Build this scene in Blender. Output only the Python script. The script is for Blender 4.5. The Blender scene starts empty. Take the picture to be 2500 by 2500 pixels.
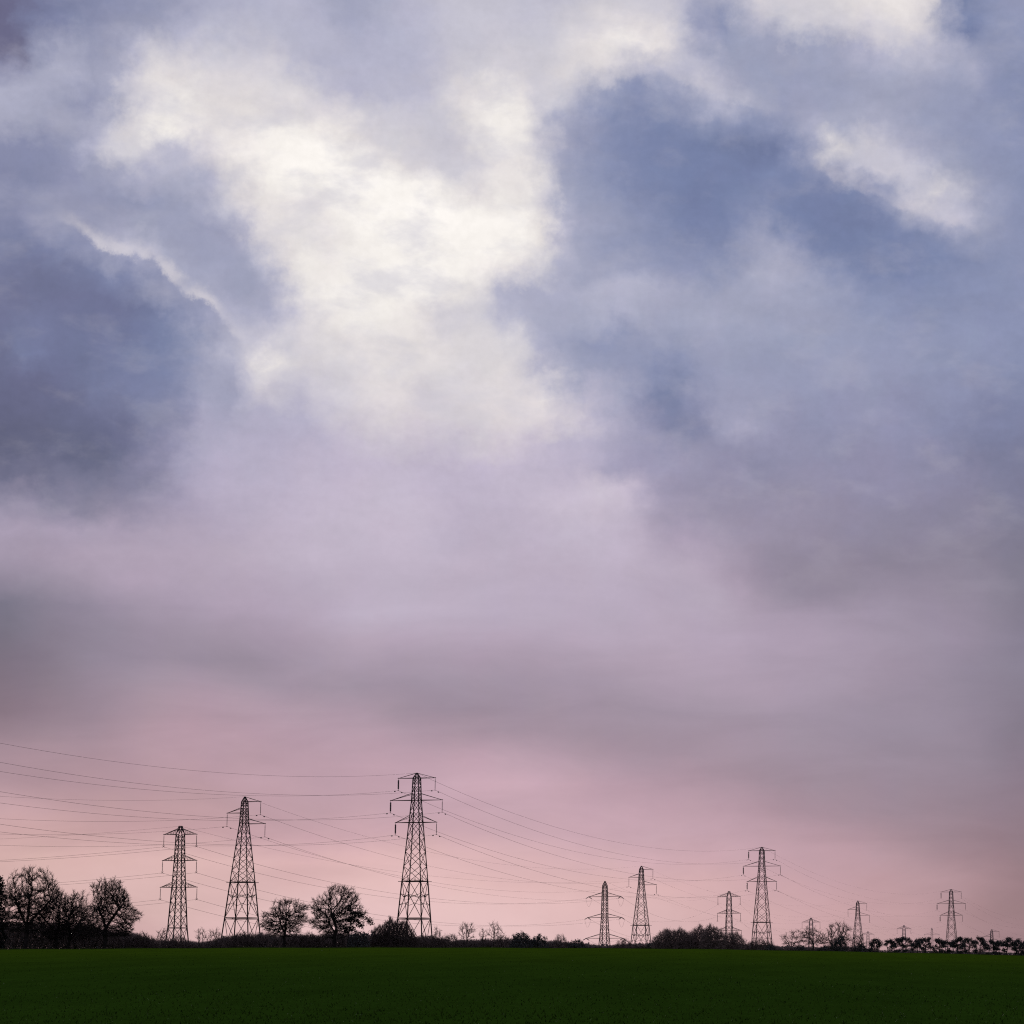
import bpy, math, random
import numpy as np
from mathutils import Vector, Matrix

AZ0, AZ1, EL0, EL1, NC, NR = -16.5, 6.5, -0.5, 19.5, 59, 42
SKY = [
 [198, 161, 162, 198, 161, 162, 198, 161, 162, 198, 161, 162, 198, 161, 162, 199, 162, 163, 202, 164, 165, 203, 165, 166, 204, 166, 167, 205, 167, 168, 207, 170, 170, 210, 173, 173, 212, 175, 176, 214, 178, 178, 216, 180, 180, 217, 181, 181, 218, 183, 182, 220, 184, 184, 222, 186, 186, 223, 188, 187, 223, 188, 187, 223, 188, 187, 223, 188, 187, 223, 188, 187, 223, 188, 187, 223, 188, 187, 223, 188, 187, 223, 188, 187, 223, 188, 187, 223, 188, 187, 222, 186, 185, 220, 184, 183, 218, 182, 182, 217, 181, 181, 216, 180, 180, 215, 179, 179, 214, 178, 178, 214, 177, 177, 212, 176, 176, 211, 174, 174, 209, 172, 173, 207, 170, 170, 205, 168, 168, 203, 165, 166, 201, 164, 165, 199, 161, 163, 196, 159, 160, 193, 156, 158, 190, 154, 156, 186, 151, 153, 182, 148, 150, 177, 144, 146, 171, 139, 142, 163, 132, 135, 155, 125, 129, 154, 124, 128, 154, 124, 128, 154, 124, 128, 154, 124, 128],
 [199, 161, 163, 199, 161, 163, 199, 161, 163, 199, 161, 163, 199, 161, 163, 200, 162, 164, 202, 164, 165, 204, 166, 167, 204, 167, 167, 205, 168, 168, 207, 170, 171, 210, 173, 173, 213, 176, 176, 215, 178, 178, 217, 180, 180, 218, 182, 182, 219, 183, 183, 221, 185, 184, 223, 187, 186, 224, 189, 188, 224, 189, 188, 224, 188, 188, 224, 188, 188, 224, 188, 188, 224, 188, 188, 224, 188, 188, 224, 188, 188, 224, 189, 188, 224, 189, 188, 224, 188, 188, 222, 187, 186, 220, 185, 184, 219, 183, 183, 218, 182, 181, 217, 180, 180, 216, 179, 179, 215, 179, 179, 214, 178, 178, 213, 176, 177, 212, 175, 175, 210, 173, 173, 208, 171, 171, 206, 168, 169, 204, 166, 167, 202, 164, 165, 200, 162, 163, 197, 160, 161, 194, 157, 159, 191, 155, 157, 187, 152, 154, 182, 148, 150, 176, 143, 146, 170, 138, 141, 162, 131, 135, 156, 126, 130, 154, 125, 129, 154, 125, 129, 154, 125, 129, 154, 125, 129],
 [199, 162, 161, 199, 162, 161, 199, 162, 161, 199, 162, 161, 199, 162, 161, 200, 163, 162, 202, 164, 163, 203, 166, 165, 204, 167, 166, 205, 168, 167, 207, 170, 170, 210, 173, 172, 212, 176, 175, 215, 179, 178, 217, 181, 180, 219, 183, 182, 220, 184, 183, 222, 186, 185, 224, 189, 188, 225, 190, 189, 225, 190, 189, 225, 190, 189, 225, 190, 189, 225, 190, 189, 225, 190, 189, 225, 190, 189, 225, 190, 189, 225, 190, 189, 225, 190, 189, 225, 190, 189, 223, 188, 187, 222, 186, 185, 220, 184, 184, 219, 183, 183, 218, 182, 181, 217, 181, 181, 216, 180, 180, 215, 179, 179, 215, 178, 178, 213, 177, 177, 212, 175, 175, 210, 172, 173, 208, 170, 171, 206, 168, 169, 204, 166, 167, 201, 164, 165, 198, 161, 163, 195, 159, 160, 193, 156, 158, 189, 154, 156, 183, 148, 151, 175, 142, 145, 168, 136, 139, 162, 131, 135, 157, 127, 131, 156, 126, 130, 156, 126, 130, 156, 126, 130, 156, 126, 130],
 [204, 168, 164, 204, 167, 164, 204, 167, 164, 204, 167, 164, 204, 167, 164, 205, 168, 165, 206, 170, 166, 207, 171, 168, 208, 172, 169, 209, 173, 170, 211, 175, 172, 212, 177, 174, 214, 179, 176, 216, 181, 178, 218, 182, 180, 219, 184, 182, 220, 185, 183, 222, 187, 185, 224, 189, 187, 225, 190, 189, 226, 191, 190, 226, 191, 190, 227, 191, 190, 227, 191, 190, 227, 191, 190, 227, 191, 190, 226, 191, 189, 226, 190, 189, 226, 190, 189, 226, 189, 188, 224, 188, 187, 223, 186, 185, 222, 185, 184, 221, 184, 183, 220, 183, 182, 219, 182, 181, 218, 181, 181, 217, 180, 180, 216, 178, 178, 214, 176, 177, 212, 174, 175, 210, 172, 173, 207, 169, 171, 205, 167, 170, 203, 165, 168, 201, 163, 166, 198, 161, 164, 195, 158, 162, 193, 157, 160, 190, 154, 158, 183, 149, 153, 175, 143, 147, 169, 137, 141, 163, 133, 137, 159, 130, 134, 158, 129, 133, 158, 129, 133, 159, 129, 133, 159, 129, 133],
 [215, 179, 174, 215, 179, 174, 215, 179, 174, 214, 179, 174, 214, 179, 174, 215, 179, 175, 217, 181, 176, 218, 182, 178, 219, 183, 179, 219, 183, 180, 219, 183, 180, 219, 183, 180, 219, 183, 180, 219, 183, 180, 220, 183, 181, 220, 183, 181, 220, 183, 181, 220, 183, 182, 221, 183, 182, 222, 184, 183, 223, 185, 184, 224, 187, 185, 225, 188, 186, 226, 188, 187, 226, 189, 187, 226, 188, 187, 225, 187, 185, 224, 186, 184, 222, 184, 183, 221, 183, 182, 221, 183, 182, 221, 183, 182, 221, 183, 182, 222, 183, 182, 222, 183, 182, 221, 182, 182, 220, 181, 181, 218, 179, 179, 215, 176, 178, 212, 174, 176, 209, 171, 174, 205, 167, 172, 202, 165, 170, 200, 163, 168, 197, 161, 167, 195, 159, 165, 192, 157, 163, 190, 155, 161, 188, 154, 160, 186, 153, 159, 184, 151, 157, 181, 149, 155, 176, 144, 150, 168, 138, 144, 160, 131, 137, 157, 129, 135, 157, 129, 135, 157, 129, 135, 157, 129, 135],
 [213, 176, 172, 213, 176, 172, 213, 176, 172, 213, 176, 172, 213, 176, 172, 214, 177, 173, 214, 178, 173, 215, 178, 174, 216, 178, 175, 216, 179, 175, 215, 178, 175, 215, 178, 176, 216, 179, 176, 217, 180, 177, 218, 180, 178, 218, 181, 179, 218, 180, 179, 217, 179, 179, 217, 178, 178, 217, 178, 179, 218, 179, 179, 219, 180, 180, 220, 181, 181, 220, 182, 182, 220, 182, 182, 220, 182, 182, 219, 181, 183, 219, 181, 183, 218, 180, 182, 217, 180, 182, 217, 179, 182, 216, 179, 183, 216, 179, 183, 215, 178, 183, 214, 178, 182, 213, 176, 182, 211, 174, 181, 208, 172, 179, 206, 170, 177, 203, 167, 175, 199, 165, 173, 196, 162, 171, 194, 160, 169, 192, 159, 168, 191, 158, 167, 190, 157, 166, 189, 156, 165, 186, 155, 164, 184, 153, 161, 180, 150, 158, 174, 145, 153, 168, 139, 147, 161, 134, 142, 156, 129, 137, 151, 126, 133, 150, 125, 132, 150, 125, 132, 150, 125, 132, 150, 125, 132],
 [202, 165, 165, 202, 165, 165, 202, 165, 165, 202, 165, 165, 202, 165, 165, 202, 165, 165, 203, 166, 166, 202, 165, 165, 200, 163, 164, 199, 162, 164, 198, 161, 164, 198, 161, 164, 198, 161, 164, 197, 160, 164, 197, 160, 164, 197, 161, 165, 198, 161, 167, 198, 162, 168, 199, 163, 169, 200, 163, 170, 201, 165, 171, 202, 166, 173, 203, 167, 174, 203, 167, 175, 204, 168, 175, 204, 169, 176, 204, 169, 177, 204, 169, 177, 204, 170, 178, 204, 170, 178, 204, 170, 179, 204, 170, 179, 203, 169, 179, 202, 168, 178, 200, 167, 177, 199, 166, 176, 197, 165, 175, 196, 164, 174, 195, 163, 174, 194, 162, 173, 193, 161, 172, 190, 159, 170, 188, 157, 167, 184, 154, 165, 181, 151, 162, 177, 149, 159, 174, 146, 157, 171, 144, 154, 168, 142, 152, 165, 140, 150, 161, 137, 147, 156, 133, 143, 153, 130, 140, 150, 127, 137, 148, 126, 136, 147, 125, 135, 147, 125, 135, 147, 125, 135, 147, 125, 135],
 [196, 161, 165, 196, 161, 166, 196, 161, 166, 196, 161, 166, 196, 162, 166, 196, 161, 165, 193, 159, 163, 190, 156, 160, 187, 154, 159, 187, 154, 158, 187, 154, 159, 188, 154, 159, 188, 155, 160, 188, 155, 160, 188, 155, 161, 189, 156, 162, 190, 157, 164, 190, 157, 165, 191, 158, 166, 191, 159, 167, 193, 160, 169, 194, 161, 170, 195, 162, 171, 195, 163, 173, 196, 164, 174, 197, 164, 175, 198, 165, 176, 198, 165, 176, 198, 166, 177, 198, 166, 177, 197, 165, 176, 196, 164, 175, 195, 163, 174, 194, 162, 174, 193, 162, 173, 193, 161, 173, 191, 160, 172, 189, 158, 170, 185, 156, 167, 182, 153, 165, 179, 151, 163, 177, 149, 161, 174, 147, 159, 170, 145, 157, 167, 143, 155, 164, 141, 153, 161, 140, 152, 159, 138, 150, 157, 137, 149, 156, 136, 148, 154, 134, 146, 152, 133, 145, 150, 131, 143, 148, 129, 142, 146, 127, 139, 144, 126, 138, 144, 126, 138, 144, 126, 138, 144, 126, 138],
 [177, 147, 156, 177, 147, 156, 178, 147, 156, 178, 148, 156, 178, 148, 156, 177, 147, 155, 178, 148, 156, 181, 150, 159, 182, 151, 159, 182, 151, 160, 183, 152, 161, 185, 153, 162, 186, 155, 163, 188, 156, 165, 189, 157, 167, 190, 158, 168, 191, 159, 169, 191, 159, 169, 190, 159, 169, 190, 159, 170, 191, 160, 171, 193, 161, 172, 194, 162, 173, 195, 163, 174, 196, 164, 176, 198, 166, 178, 200, 168, 180, 201, 168, 180, 201, 168, 180, 199, 167, 179, 197, 165, 178, 195, 164, 176, 193, 162, 174, 189, 159, 172, 185, 156, 169, 181, 153, 166, 178, 151, 164, 175, 149, 162, 172, 147, 160, 169, 146, 159, 166, 144, 157, 164, 143, 156, 162, 142, 155, 161, 141, 154, 159, 141, 154, 158, 140, 153, 157, 139, 152, 156, 138, 152, 155, 138, 152, 155, 138, 151, 154, 137, 151, 152, 136, 150, 150, 134, 148, 146, 130, 144, 142, 126, 140, 140, 125, 139, 140, 125, 139, 140, 125, 139, 140, 125, 139],
 [166, 140, 150, 166, 140, 150, 166, 140, 150, 167, 141, 151, 167, 141, 151, 169, 142, 152, 171, 144, 154, 172, 145, 155, 173, 145, 155, 175, 147, 157, 178, 149, 160, 181, 152, 162, 184, 154, 165, 185, 155, 166, 186, 156, 168, 187, 157, 168, 187, 157, 168, 187, 157, 169, 187, 157, 169, 188, 158, 170, 189, 159, 171, 191, 160, 173, 192, 161, 173, 192, 161, 174, 192, 161, 174, 192, 162, 175, 193, 162, 175, 193, 162, 176, 191, 162, 175, 188, 160, 173, 184, 157, 170, 180, 154, 168, 176, 152, 165, 173, 150, 163, 172, 149, 163, 168, 147, 161, 165, 145, 159, 164, 144, 158, 163, 144, 158, 163, 144, 158, 162, 144, 158, 161, 143, 157, 160, 143, 157, 159, 142, 157, 158, 142, 156, 157, 141, 156, 156, 141, 155, 155, 140, 155, 154, 140, 155, 153, 139, 154, 152, 138, 153, 150, 137, 152, 148, 135, 150, 143, 131, 146, 139, 126, 141, 137, 125, 140, 137, 125, 140, 137, 125, 140, 137, 125, 140],
 [149, 128, 139, 149, 128, 139, 149, 128, 139, 150, 129, 140, 150, 129, 140, 153, 132, 143, 156, 135, 146, 159, 137, 149, 161, 139, 151, 166, 142, 154, 172, 147, 159, 178, 151, 163, 181, 153, 166, 183, 154, 167, 183, 155, 168, 183, 155, 168, 182, 154, 168, 182, 155, 168, 183, 155, 169, 183, 156, 170, 184, 157, 171, 185, 158, 171, 183, 156, 170, 179, 154, 168, 175, 151, 165, 171, 148, 162, 168, 147, 160, 166, 145, 159, 164, 145, 159, 163, 144, 158, 163, 144, 158, 163, 144, 158, 163, 145, 159, 163, 145, 159, 163, 145, 160, 163, 146, 160, 163, 146, 161, 163, 146, 161, 163, 146, 161, 163, 146, 161, 163, 146, 162, 162, 146, 161, 161, 145, 161, 159, 145, 160, 158, 144, 159, 157, 143, 159, 155, 142, 158, 154, 141, 157, 153, 141, 157, 152, 140, 156, 151, 139, 155, 149, 137, 153, 146, 134, 150, 141, 130, 146, 136, 126, 141, 134, 124, 139, 134, 124, 139, 134, 124, 139, 134, 124, 139],
 [137, 119, 131, 137, 119, 131, 137, 119, 131, 137, 120, 132, 138, 120, 132, 141, 123, 136, 145, 127, 140, 149, 131, 144, 153, 135, 149, 159, 140, 154, 166, 145, 159, 172, 150, 163, 175, 152, 166, 177, 153, 167, 177, 153, 168, 177, 154, 168, 177, 154, 168, 176, 153, 168, 175, 153, 167, 175, 153, 167, 175, 153, 168, 173, 152, 167, 168, 149, 163, 162, 145, 159, 159, 142, 157, 157, 141, 156, 157, 141, 156, 157, 141, 156, 158, 142, 157, 159, 143, 159, 160, 145, 160, 162, 146, 161, 162, 146, 162, 162, 146, 162, 162, 147, 162, 162, 147, 163, 163, 148, 164, 164, 149, 165, 165, 150, 166, 166, 151, 167, 166, 151, 167, 166, 151, 167, 165, 150, 167, 163, 149, 165, 161, 147, 164, 159, 146, 162, 157, 144, 161, 155, 143, 159, 155, 142, 159, 154, 142, 158, 152, 140, 157, 149, 138, 154, 145, 134, 151, 141, 131, 147, 137, 127, 143, 134, 125, 141, 134, 125, 141, 134, 125, 141, 134, 125, 141],
 [128, 115, 128, 128, 115, 128, 129, 115, 128, 129, 115, 128, 130, 116, 129, 133, 119, 133, 138, 124, 137, 143, 129, 143, 149, 134, 149, 154, 139, 154, 159, 144, 159, 163, 147, 162, 165, 148, 163, 166, 148, 164, 165, 148, 163, 163, 147, 162, 161, 146, 161, 161, 146, 161, 161, 145, 161, 160, 145, 160, 160, 145, 160, 160, 146, 161, 161, 146, 162, 161, 146, 162, 160, 146, 162, 161, 147, 163, 162, 148, 164, 163, 148, 164, 163, 149, 165, 164, 149, 166, 165, 150, 166, 165, 150, 167, 166, 151, 168, 167, 152, 169, 168, 153, 170, 169, 154, 170, 170, 154, 171, 171, 155, 172, 171, 156, 172, 172, 156, 173, 171, 155, 172, 170, 154, 171, 169, 153, 170, 167, 152, 170, 166, 152, 169, 165, 151, 168, 164, 150, 167, 163, 149, 166, 161, 148, 165, 159, 146, 164, 156, 144, 161, 152, 141, 158, 147, 137, 154, 143, 133, 150, 139, 130, 146, 137, 128, 145, 137, 128, 145, 137, 128, 145, 137, 128, 145],
 [121, 112, 126, 121, 112, 126, 121, 112, 126, 121, 112, 126, 123, 113, 127, 127, 116, 131, 132, 121, 136, 139, 128, 143, 145, 134, 150, 149, 137, 154, 151, 139, 156, 154, 141, 158, 156, 143, 159, 156, 143, 160, 156, 143, 159, 156, 143, 159, 157, 144, 160, 159, 145, 162, 162, 148, 164, 164, 150, 167, 167, 152, 168, 168, 153, 170, 168, 153, 169, 167, 152, 169, 168, 153, 169, 170, 155, 172, 172, 156, 173, 173, 156, 174, 172, 156, 173, 172, 156, 173, 172, 156, 173, 172, 156, 173, 172, 157, 174, 174, 158, 175, 175, 159, 176, 175, 159, 176, 175, 159, 176, 176, 160, 177, 176, 160, 178, 176, 160, 178, 175, 159, 177, 172, 157, 175, 170, 155, 173, 170, 155, 173, 169, 154, 172, 168, 154, 172, 167, 153, 171, 166, 152, 170, 164, 150, 168, 161, 148, 166, 158, 146, 164, 154, 143, 161, 149, 139, 157, 144, 135, 152, 139, 131, 148, 138, 130, 147, 137, 130, 147, 137, 130, 147, 137, 130, 147],
 [121, 115, 130, 121, 114, 130, 121, 114, 130, 120, 114, 130, 122, 116, 131, 128, 121, 137, 136, 127, 143, 141, 131, 148, 144, 134, 151, 148, 138, 155, 153, 141, 158, 157, 144, 162, 160, 147, 164, 162, 149, 166, 164, 150, 167, 165, 151, 168, 167, 152, 170, 169, 154, 172, 172, 156, 174, 174, 159, 176, 177, 162, 179, 180, 164, 181, 180, 164, 181, 179, 163, 181, 179, 163, 181, 179, 164, 181, 180, 164, 182, 179, 164, 182, 179, 163, 181, 179, 163, 181, 178, 163, 181, 178, 163, 181, 179, 163, 181, 179, 164, 182, 180, 165, 183, 180, 165, 183, 180, 165, 183, 179, 164, 182, 179, 164, 183, 179, 164, 183, 177, 162, 181, 174, 159, 178, 172, 157, 176, 171, 156, 175, 170, 155, 174, 168, 154, 172, 166, 152, 171, 164, 151, 169, 161, 149, 167, 159, 147, 165, 156, 145, 163, 154, 142, 161, 150, 139, 157, 143, 134, 152, 137, 129, 147, 134, 127, 145, 134, 127, 145, 134, 127, 145, 134, 127, 145],
 [123, 119, 136, 123, 119, 135, 123, 119, 135, 122, 118, 135, 124, 120, 137, 132, 126, 143, 138, 130, 147, 142, 133, 151, 149, 139, 157, 155, 143, 162, 159, 147, 165, 163, 150, 168, 166, 152, 171, 169, 155, 174, 172, 157, 176, 173, 158, 177, 175, 160, 179, 176, 162, 181, 179, 165, 183, 182, 168, 187, 185, 172, 191, 187, 175, 193, 188, 175, 193, 187, 175, 193, 187, 174, 192, 186, 173, 191, 185, 172, 190, 184, 171, 189, 183, 170, 189, 183, 170, 188, 183, 170, 188, 183, 170, 188, 183, 169, 188, 182, 169, 187, 181, 168, 186, 181, 167, 186, 181, 167, 185, 181, 167, 185, 181, 167, 186, 181, 167, 185, 178, 164, 182, 174, 159, 178, 170, 156, 175, 168, 154, 173, 166, 152, 171, 163, 150, 169, 161, 148, 166, 158, 146, 165, 156, 145, 163, 154, 143, 161, 152, 141, 160, 151, 140, 158, 148, 138, 156, 141, 133, 150, 134, 127, 144, 131, 125, 142, 131, 125, 142, 131, 125, 142, 131, 125, 142],
 [147, 137, 155, 147, 137, 155, 146, 136, 154, 145, 136, 154, 146, 136, 154, 149, 139, 157, 154, 143, 161, 160, 148, 166, 166, 153, 171, 170, 156, 175, 172, 157, 176, 174, 159, 178, 175, 161, 180, 177, 163, 181, 178, 164, 183, 180, 166, 184, 181, 167, 186, 183, 170, 188, 185, 172, 191, 187, 175, 193, 189, 176, 194, 190, 177, 196, 190, 178, 196, 190, 178, 196, 189, 177, 195, 189, 176, 194, 188, 175, 193, 186, 174, 192, 185, 172, 191, 185, 172, 190, 184, 171, 190, 184, 171, 190, 185, 172, 190, 185, 172, 191, 185, 172, 191, 184, 171, 190, 184, 170, 189, 183, 170, 189, 184, 171, 189, 182, 169, 187, 176, 161, 180, 164, 151, 169, 155, 144, 162, 150, 140, 158, 148, 138, 156, 147, 137, 155, 147, 138, 155, 148, 138, 156, 148, 138, 156, 148, 138, 156, 147, 137, 155, 146, 137, 154, 144, 135, 153, 138, 131, 148, 132, 126, 143, 129, 124, 141, 129, 124, 141, 129, 124, 141, 129, 124, 141],
 [163, 151, 170, 163, 151, 170, 163, 150, 169, 162, 150, 169, 162, 150, 169, 163, 150, 169, 166, 153, 172, 172, 158, 177, 176, 162, 181, 177, 163, 182, 177, 163, 182, 178, 164, 183, 179, 165, 184, 181, 167, 186, 182, 169, 187, 184, 171, 189, 186, 173, 191, 188, 176, 194, 191, 179, 197, 192, 180, 198, 192, 180, 198, 191, 179, 197, 192, 180, 198, 192, 180, 198, 191, 179, 197, 190, 178, 196, 189, 176, 194, 188, 175, 193, 186, 174, 192, 186, 173, 191, 186, 173, 191, 186, 173, 191, 187, 174, 192, 188, 176, 194, 189, 176, 195, 187, 174, 192, 184, 171, 190, 183, 170, 188, 182, 168, 187, 177, 163, 182, 167, 153, 172, 155, 143, 162, 148, 138, 157, 146, 137, 155, 146, 137, 155, 146, 137, 155, 145, 136, 154, 144, 135, 154, 143, 135, 153, 142, 134, 153, 142, 134, 152, 142, 134, 152, 140, 133, 151, 136, 129, 147, 130, 125, 143, 128, 124, 141, 128, 124, 141, 128, 124, 141, 128, 124, 141],
 [170, 159, 180, 170, 159, 180, 170, 159, 180, 170, 158, 179, 169, 157, 178, 167, 156, 176, 168, 156, 177, 170, 158, 179, 169, 158, 178, 168, 156, 177, 170, 158, 178, 173, 161, 181, 176, 164, 184, 178, 166, 186, 181, 169, 189, 183, 171, 191, 186, 174, 193, 189, 177, 196, 192, 180, 199, 193, 182, 200, 194, 183, 201, 194, 183, 201, 195, 183, 201, 195, 183, 201, 193, 182, 200, 190, 179, 198, 188, 177, 196, 188, 176, 195, 188, 177, 195, 189, 177, 196, 191, 179, 198, 192, 181, 199, 193, 182, 200, 194, 183, 201, 192, 180, 199, 185, 173, 192, 176, 164, 184, 171, 158, 179, 167, 155, 176, 165, 154, 174, 161, 151, 171, 155, 145, 165, 150, 142, 162, 148, 140, 160, 147, 139, 160, 146, 138, 158, 144, 137, 157, 142, 135, 156, 141, 135, 155, 141, 134, 155, 140, 134, 154, 140, 134, 154, 139, 133, 153, 134, 129, 149, 129, 125, 145, 127, 123, 143, 127, 123, 143, 126, 123, 143, 126, 123, 143],
 [150, 144, 166, 151, 145, 167, 153, 146, 168, 154, 147, 169, 152, 145, 167, 147, 140, 163, 142, 137, 159, 138, 133, 156, 136, 132, 154, 140, 135, 157, 148, 141, 164, 157, 149, 171, 165, 156, 179, 173, 163, 185, 178, 168, 189, 181, 171, 192, 184, 174, 194, 188, 177, 197, 191, 180, 200, 194, 183, 202, 195, 184, 203, 196, 185, 203, 197, 186, 204, 197, 186, 204, 195, 184, 202, 191, 180, 199, 188, 177, 197, 188, 178, 197, 190, 179, 199, 193, 182, 201, 196, 185, 203, 199, 188, 205, 200, 189, 206, 200, 188, 205, 195, 184, 202, 181, 171, 191, 165, 156, 177, 158, 150, 172, 155, 147, 169, 152, 145, 167, 151, 144, 166, 151, 144, 167, 151, 144, 166, 150, 143, 165, 149, 142, 164, 147, 141, 163, 144, 138, 161, 142, 137, 159, 141, 136, 158, 141, 136, 158, 140, 135, 158, 139, 135, 157, 138, 133, 156, 133, 130, 152, 127, 125, 147, 125, 123, 145, 125, 123, 145, 125, 123, 146, 125, 123, 146],
 [110, 111, 136, 112, 112, 137, 113, 113, 138, 114, 114, 139, 114, 114, 139, 114, 114, 139, 117, 117, 142, 120, 120, 145, 121, 121, 145, 123, 122, 147, 132, 130, 155, 147, 142, 167, 163, 156, 180, 175, 167, 190, 181, 172, 194, 182, 173, 194, 183, 174, 195, 187, 177, 198, 190, 180, 200, 192, 182, 202, 194, 183, 203, 195, 184, 203, 195, 185, 203, 195, 185, 204, 194, 183, 203, 191, 181, 201, 189, 179, 199, 190, 180, 200, 192, 182, 201, 193, 183, 202, 194, 184, 203, 195, 184, 203, 197, 186, 204, 201, 191, 206, 198, 187, 205, 179, 170, 192, 162, 155, 179, 154, 148, 172, 150, 145, 169, 148, 143, 167, 148, 143, 167, 147, 143, 167, 145, 141, 165, 145, 141, 165, 146, 142, 166, 146, 141, 166, 144, 140, 165, 143, 139, 164, 142, 138, 163, 141, 137, 162, 140, 136, 161, 138, 135, 160, 136, 133, 158, 131, 130, 154, 126, 125, 150, 124, 123, 148, 124, 123, 148, 124, 123, 148, 123, 124, 148],
 [98, 100, 125, 98, 100, 125, 98, 100, 125, 98, 100, 125, 99, 101, 127, 101, 103, 129, 101, 104, 131, 101, 104, 130, 102, 105, 131, 111, 114, 141, 130, 129, 156, 147, 144, 170, 163, 159, 184, 177, 170, 194, 182, 174, 197, 181, 174, 196, 182, 175, 197, 185, 177, 199, 188, 179, 200, 190, 181, 202, 192, 182, 203, 193, 183, 203, 194, 184, 204, 195, 185, 204, 194, 184, 204, 193, 183, 203, 192, 182, 202, 193, 183, 204, 195, 185, 204, 194, 184, 204, 190, 181, 201, 187, 178, 199, 184, 176, 197, 178, 171, 194, 165, 160, 185, 159, 154, 180, 158, 154, 180, 156, 152, 178, 153, 150, 175, 150, 147, 173, 145, 142, 169, 139, 138, 164, 140, 139, 165, 144, 142, 168, 145, 142, 168, 144, 142, 168, 145, 142, 169, 145, 142, 169, 144, 141, 168, 142, 140, 166, 139, 138, 164, 136, 135, 162, 133, 132, 159, 128, 129, 156, 125, 126, 153, 123, 125, 152, 123, 125, 152, 123, 125, 152, 123, 125, 152],
 [101, 103, 130, 101, 103, 130, 101, 103, 130, 100, 102, 129, 101, 103, 130, 102, 104, 131, 102, 105, 132, 102, 105, 133, 104, 107, 136, 112, 114, 143, 123, 125, 154, 137, 137, 165, 153, 151, 177, 171, 167, 191, 174, 170, 193, 176, 171, 194, 179, 173, 196, 180, 174, 197, 181, 175, 197, 186, 179, 200, 193, 185, 204, 198, 190, 206, 201, 193, 207, 202, 194, 207, 203, 194, 207, 201, 193, 207, 201, 193, 207, 205, 197, 208, 208, 199, 209, 206, 197, 209, 198, 189, 206, 187, 180, 201, 181, 175, 197, 175, 170, 193, 165, 162, 187, 157, 154, 180, 149, 148, 175, 147, 146, 173, 145, 145, 172, 147, 146, 173, 148, 147, 174, 148, 147, 174, 148, 147, 174, 146, 146, 173, 144, 144, 171, 144, 144, 171, 145, 145, 172, 145, 145, 172, 144, 143, 171, 141, 141, 169, 137, 137, 166, 131, 133, 161, 126, 129, 158, 124, 127, 156, 124, 127, 156, 124, 127, 156, 124, 127, 156, 124, 127, 156, 124, 127, 156],
 [103, 105, 134, 103, 105, 134, 103, 105, 134, 103, 105, 134, 104, 106, 135, 105, 107, 136, 106, 109, 139, 109, 112, 142, 113, 116, 146, 117, 121, 151, 121, 126, 157, 128, 132, 162, 143, 144, 172, 168, 166, 190, 167, 165, 189, 174, 172, 194, 179, 176, 198, 179, 175, 197, 179, 175, 197, 188, 183, 202, 200, 194, 207, 207, 200, 210, 211, 204, 212, 217, 210, 214, 213, 205, 212, 212, 205, 212, 213, 206, 212, 216, 209, 213, 220, 212, 215, 219, 211, 215, 214, 206, 212, 211, 204, 211, 202, 195, 208, 185, 180, 201, 170, 168, 192, 151, 151, 178, 133, 136, 166, 129, 133, 163, 133, 136, 166, 156, 156, 182, 168, 166, 190, 157, 157, 182, 152, 152, 179, 146, 147, 175, 142, 144, 172, 144, 145, 173, 146, 147, 175, 146, 147, 175, 144, 145, 174, 141, 143, 172, 137, 140, 169, 134, 137, 167, 131, 135, 165, 129, 133, 164, 127, 132, 163, 127, 131, 162, 127, 131, 162, 127, 132, 162, 127, 132, 162],
 [107, 109, 140, 107, 109, 140, 107, 109, 139, 106, 109, 139, 108, 110, 141, 109, 112, 143, 111, 114, 146, 113, 118, 149, 117, 123, 155, 120, 126, 159, 122, 128, 161, 126, 132, 164, 140, 144, 173, 162, 163, 187, 159, 160, 184, 184, 182, 202, 202, 197, 209, 199, 195, 208, 195, 191, 206, 201, 196, 208, 209, 204, 212, 215, 209, 214, 221, 214, 217, 223, 216, 218, 210, 204, 212, 211, 205, 212, 215, 209, 214, 218, 211, 215, 222, 215, 218, 226, 218, 220, 227, 220, 221, 203, 198, 209, 182, 179, 200, 174, 172, 195, 163, 164, 188, 143, 146, 175, 123, 131, 163, 126, 133, 165, 144, 147, 176, 154, 156, 182, 155, 156, 182, 153, 155, 181, 152, 154, 181, 149, 151, 179, 147, 150, 178, 147, 149, 178, 148, 150, 178, 148, 151, 178, 147, 149, 178, 144, 147, 176, 142, 146, 175, 140, 144, 174, 138, 142, 172, 135, 140, 171, 132, 138, 169, 131, 137, 168, 131, 137, 169, 131, 137, 169, 131, 137, 169],
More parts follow.
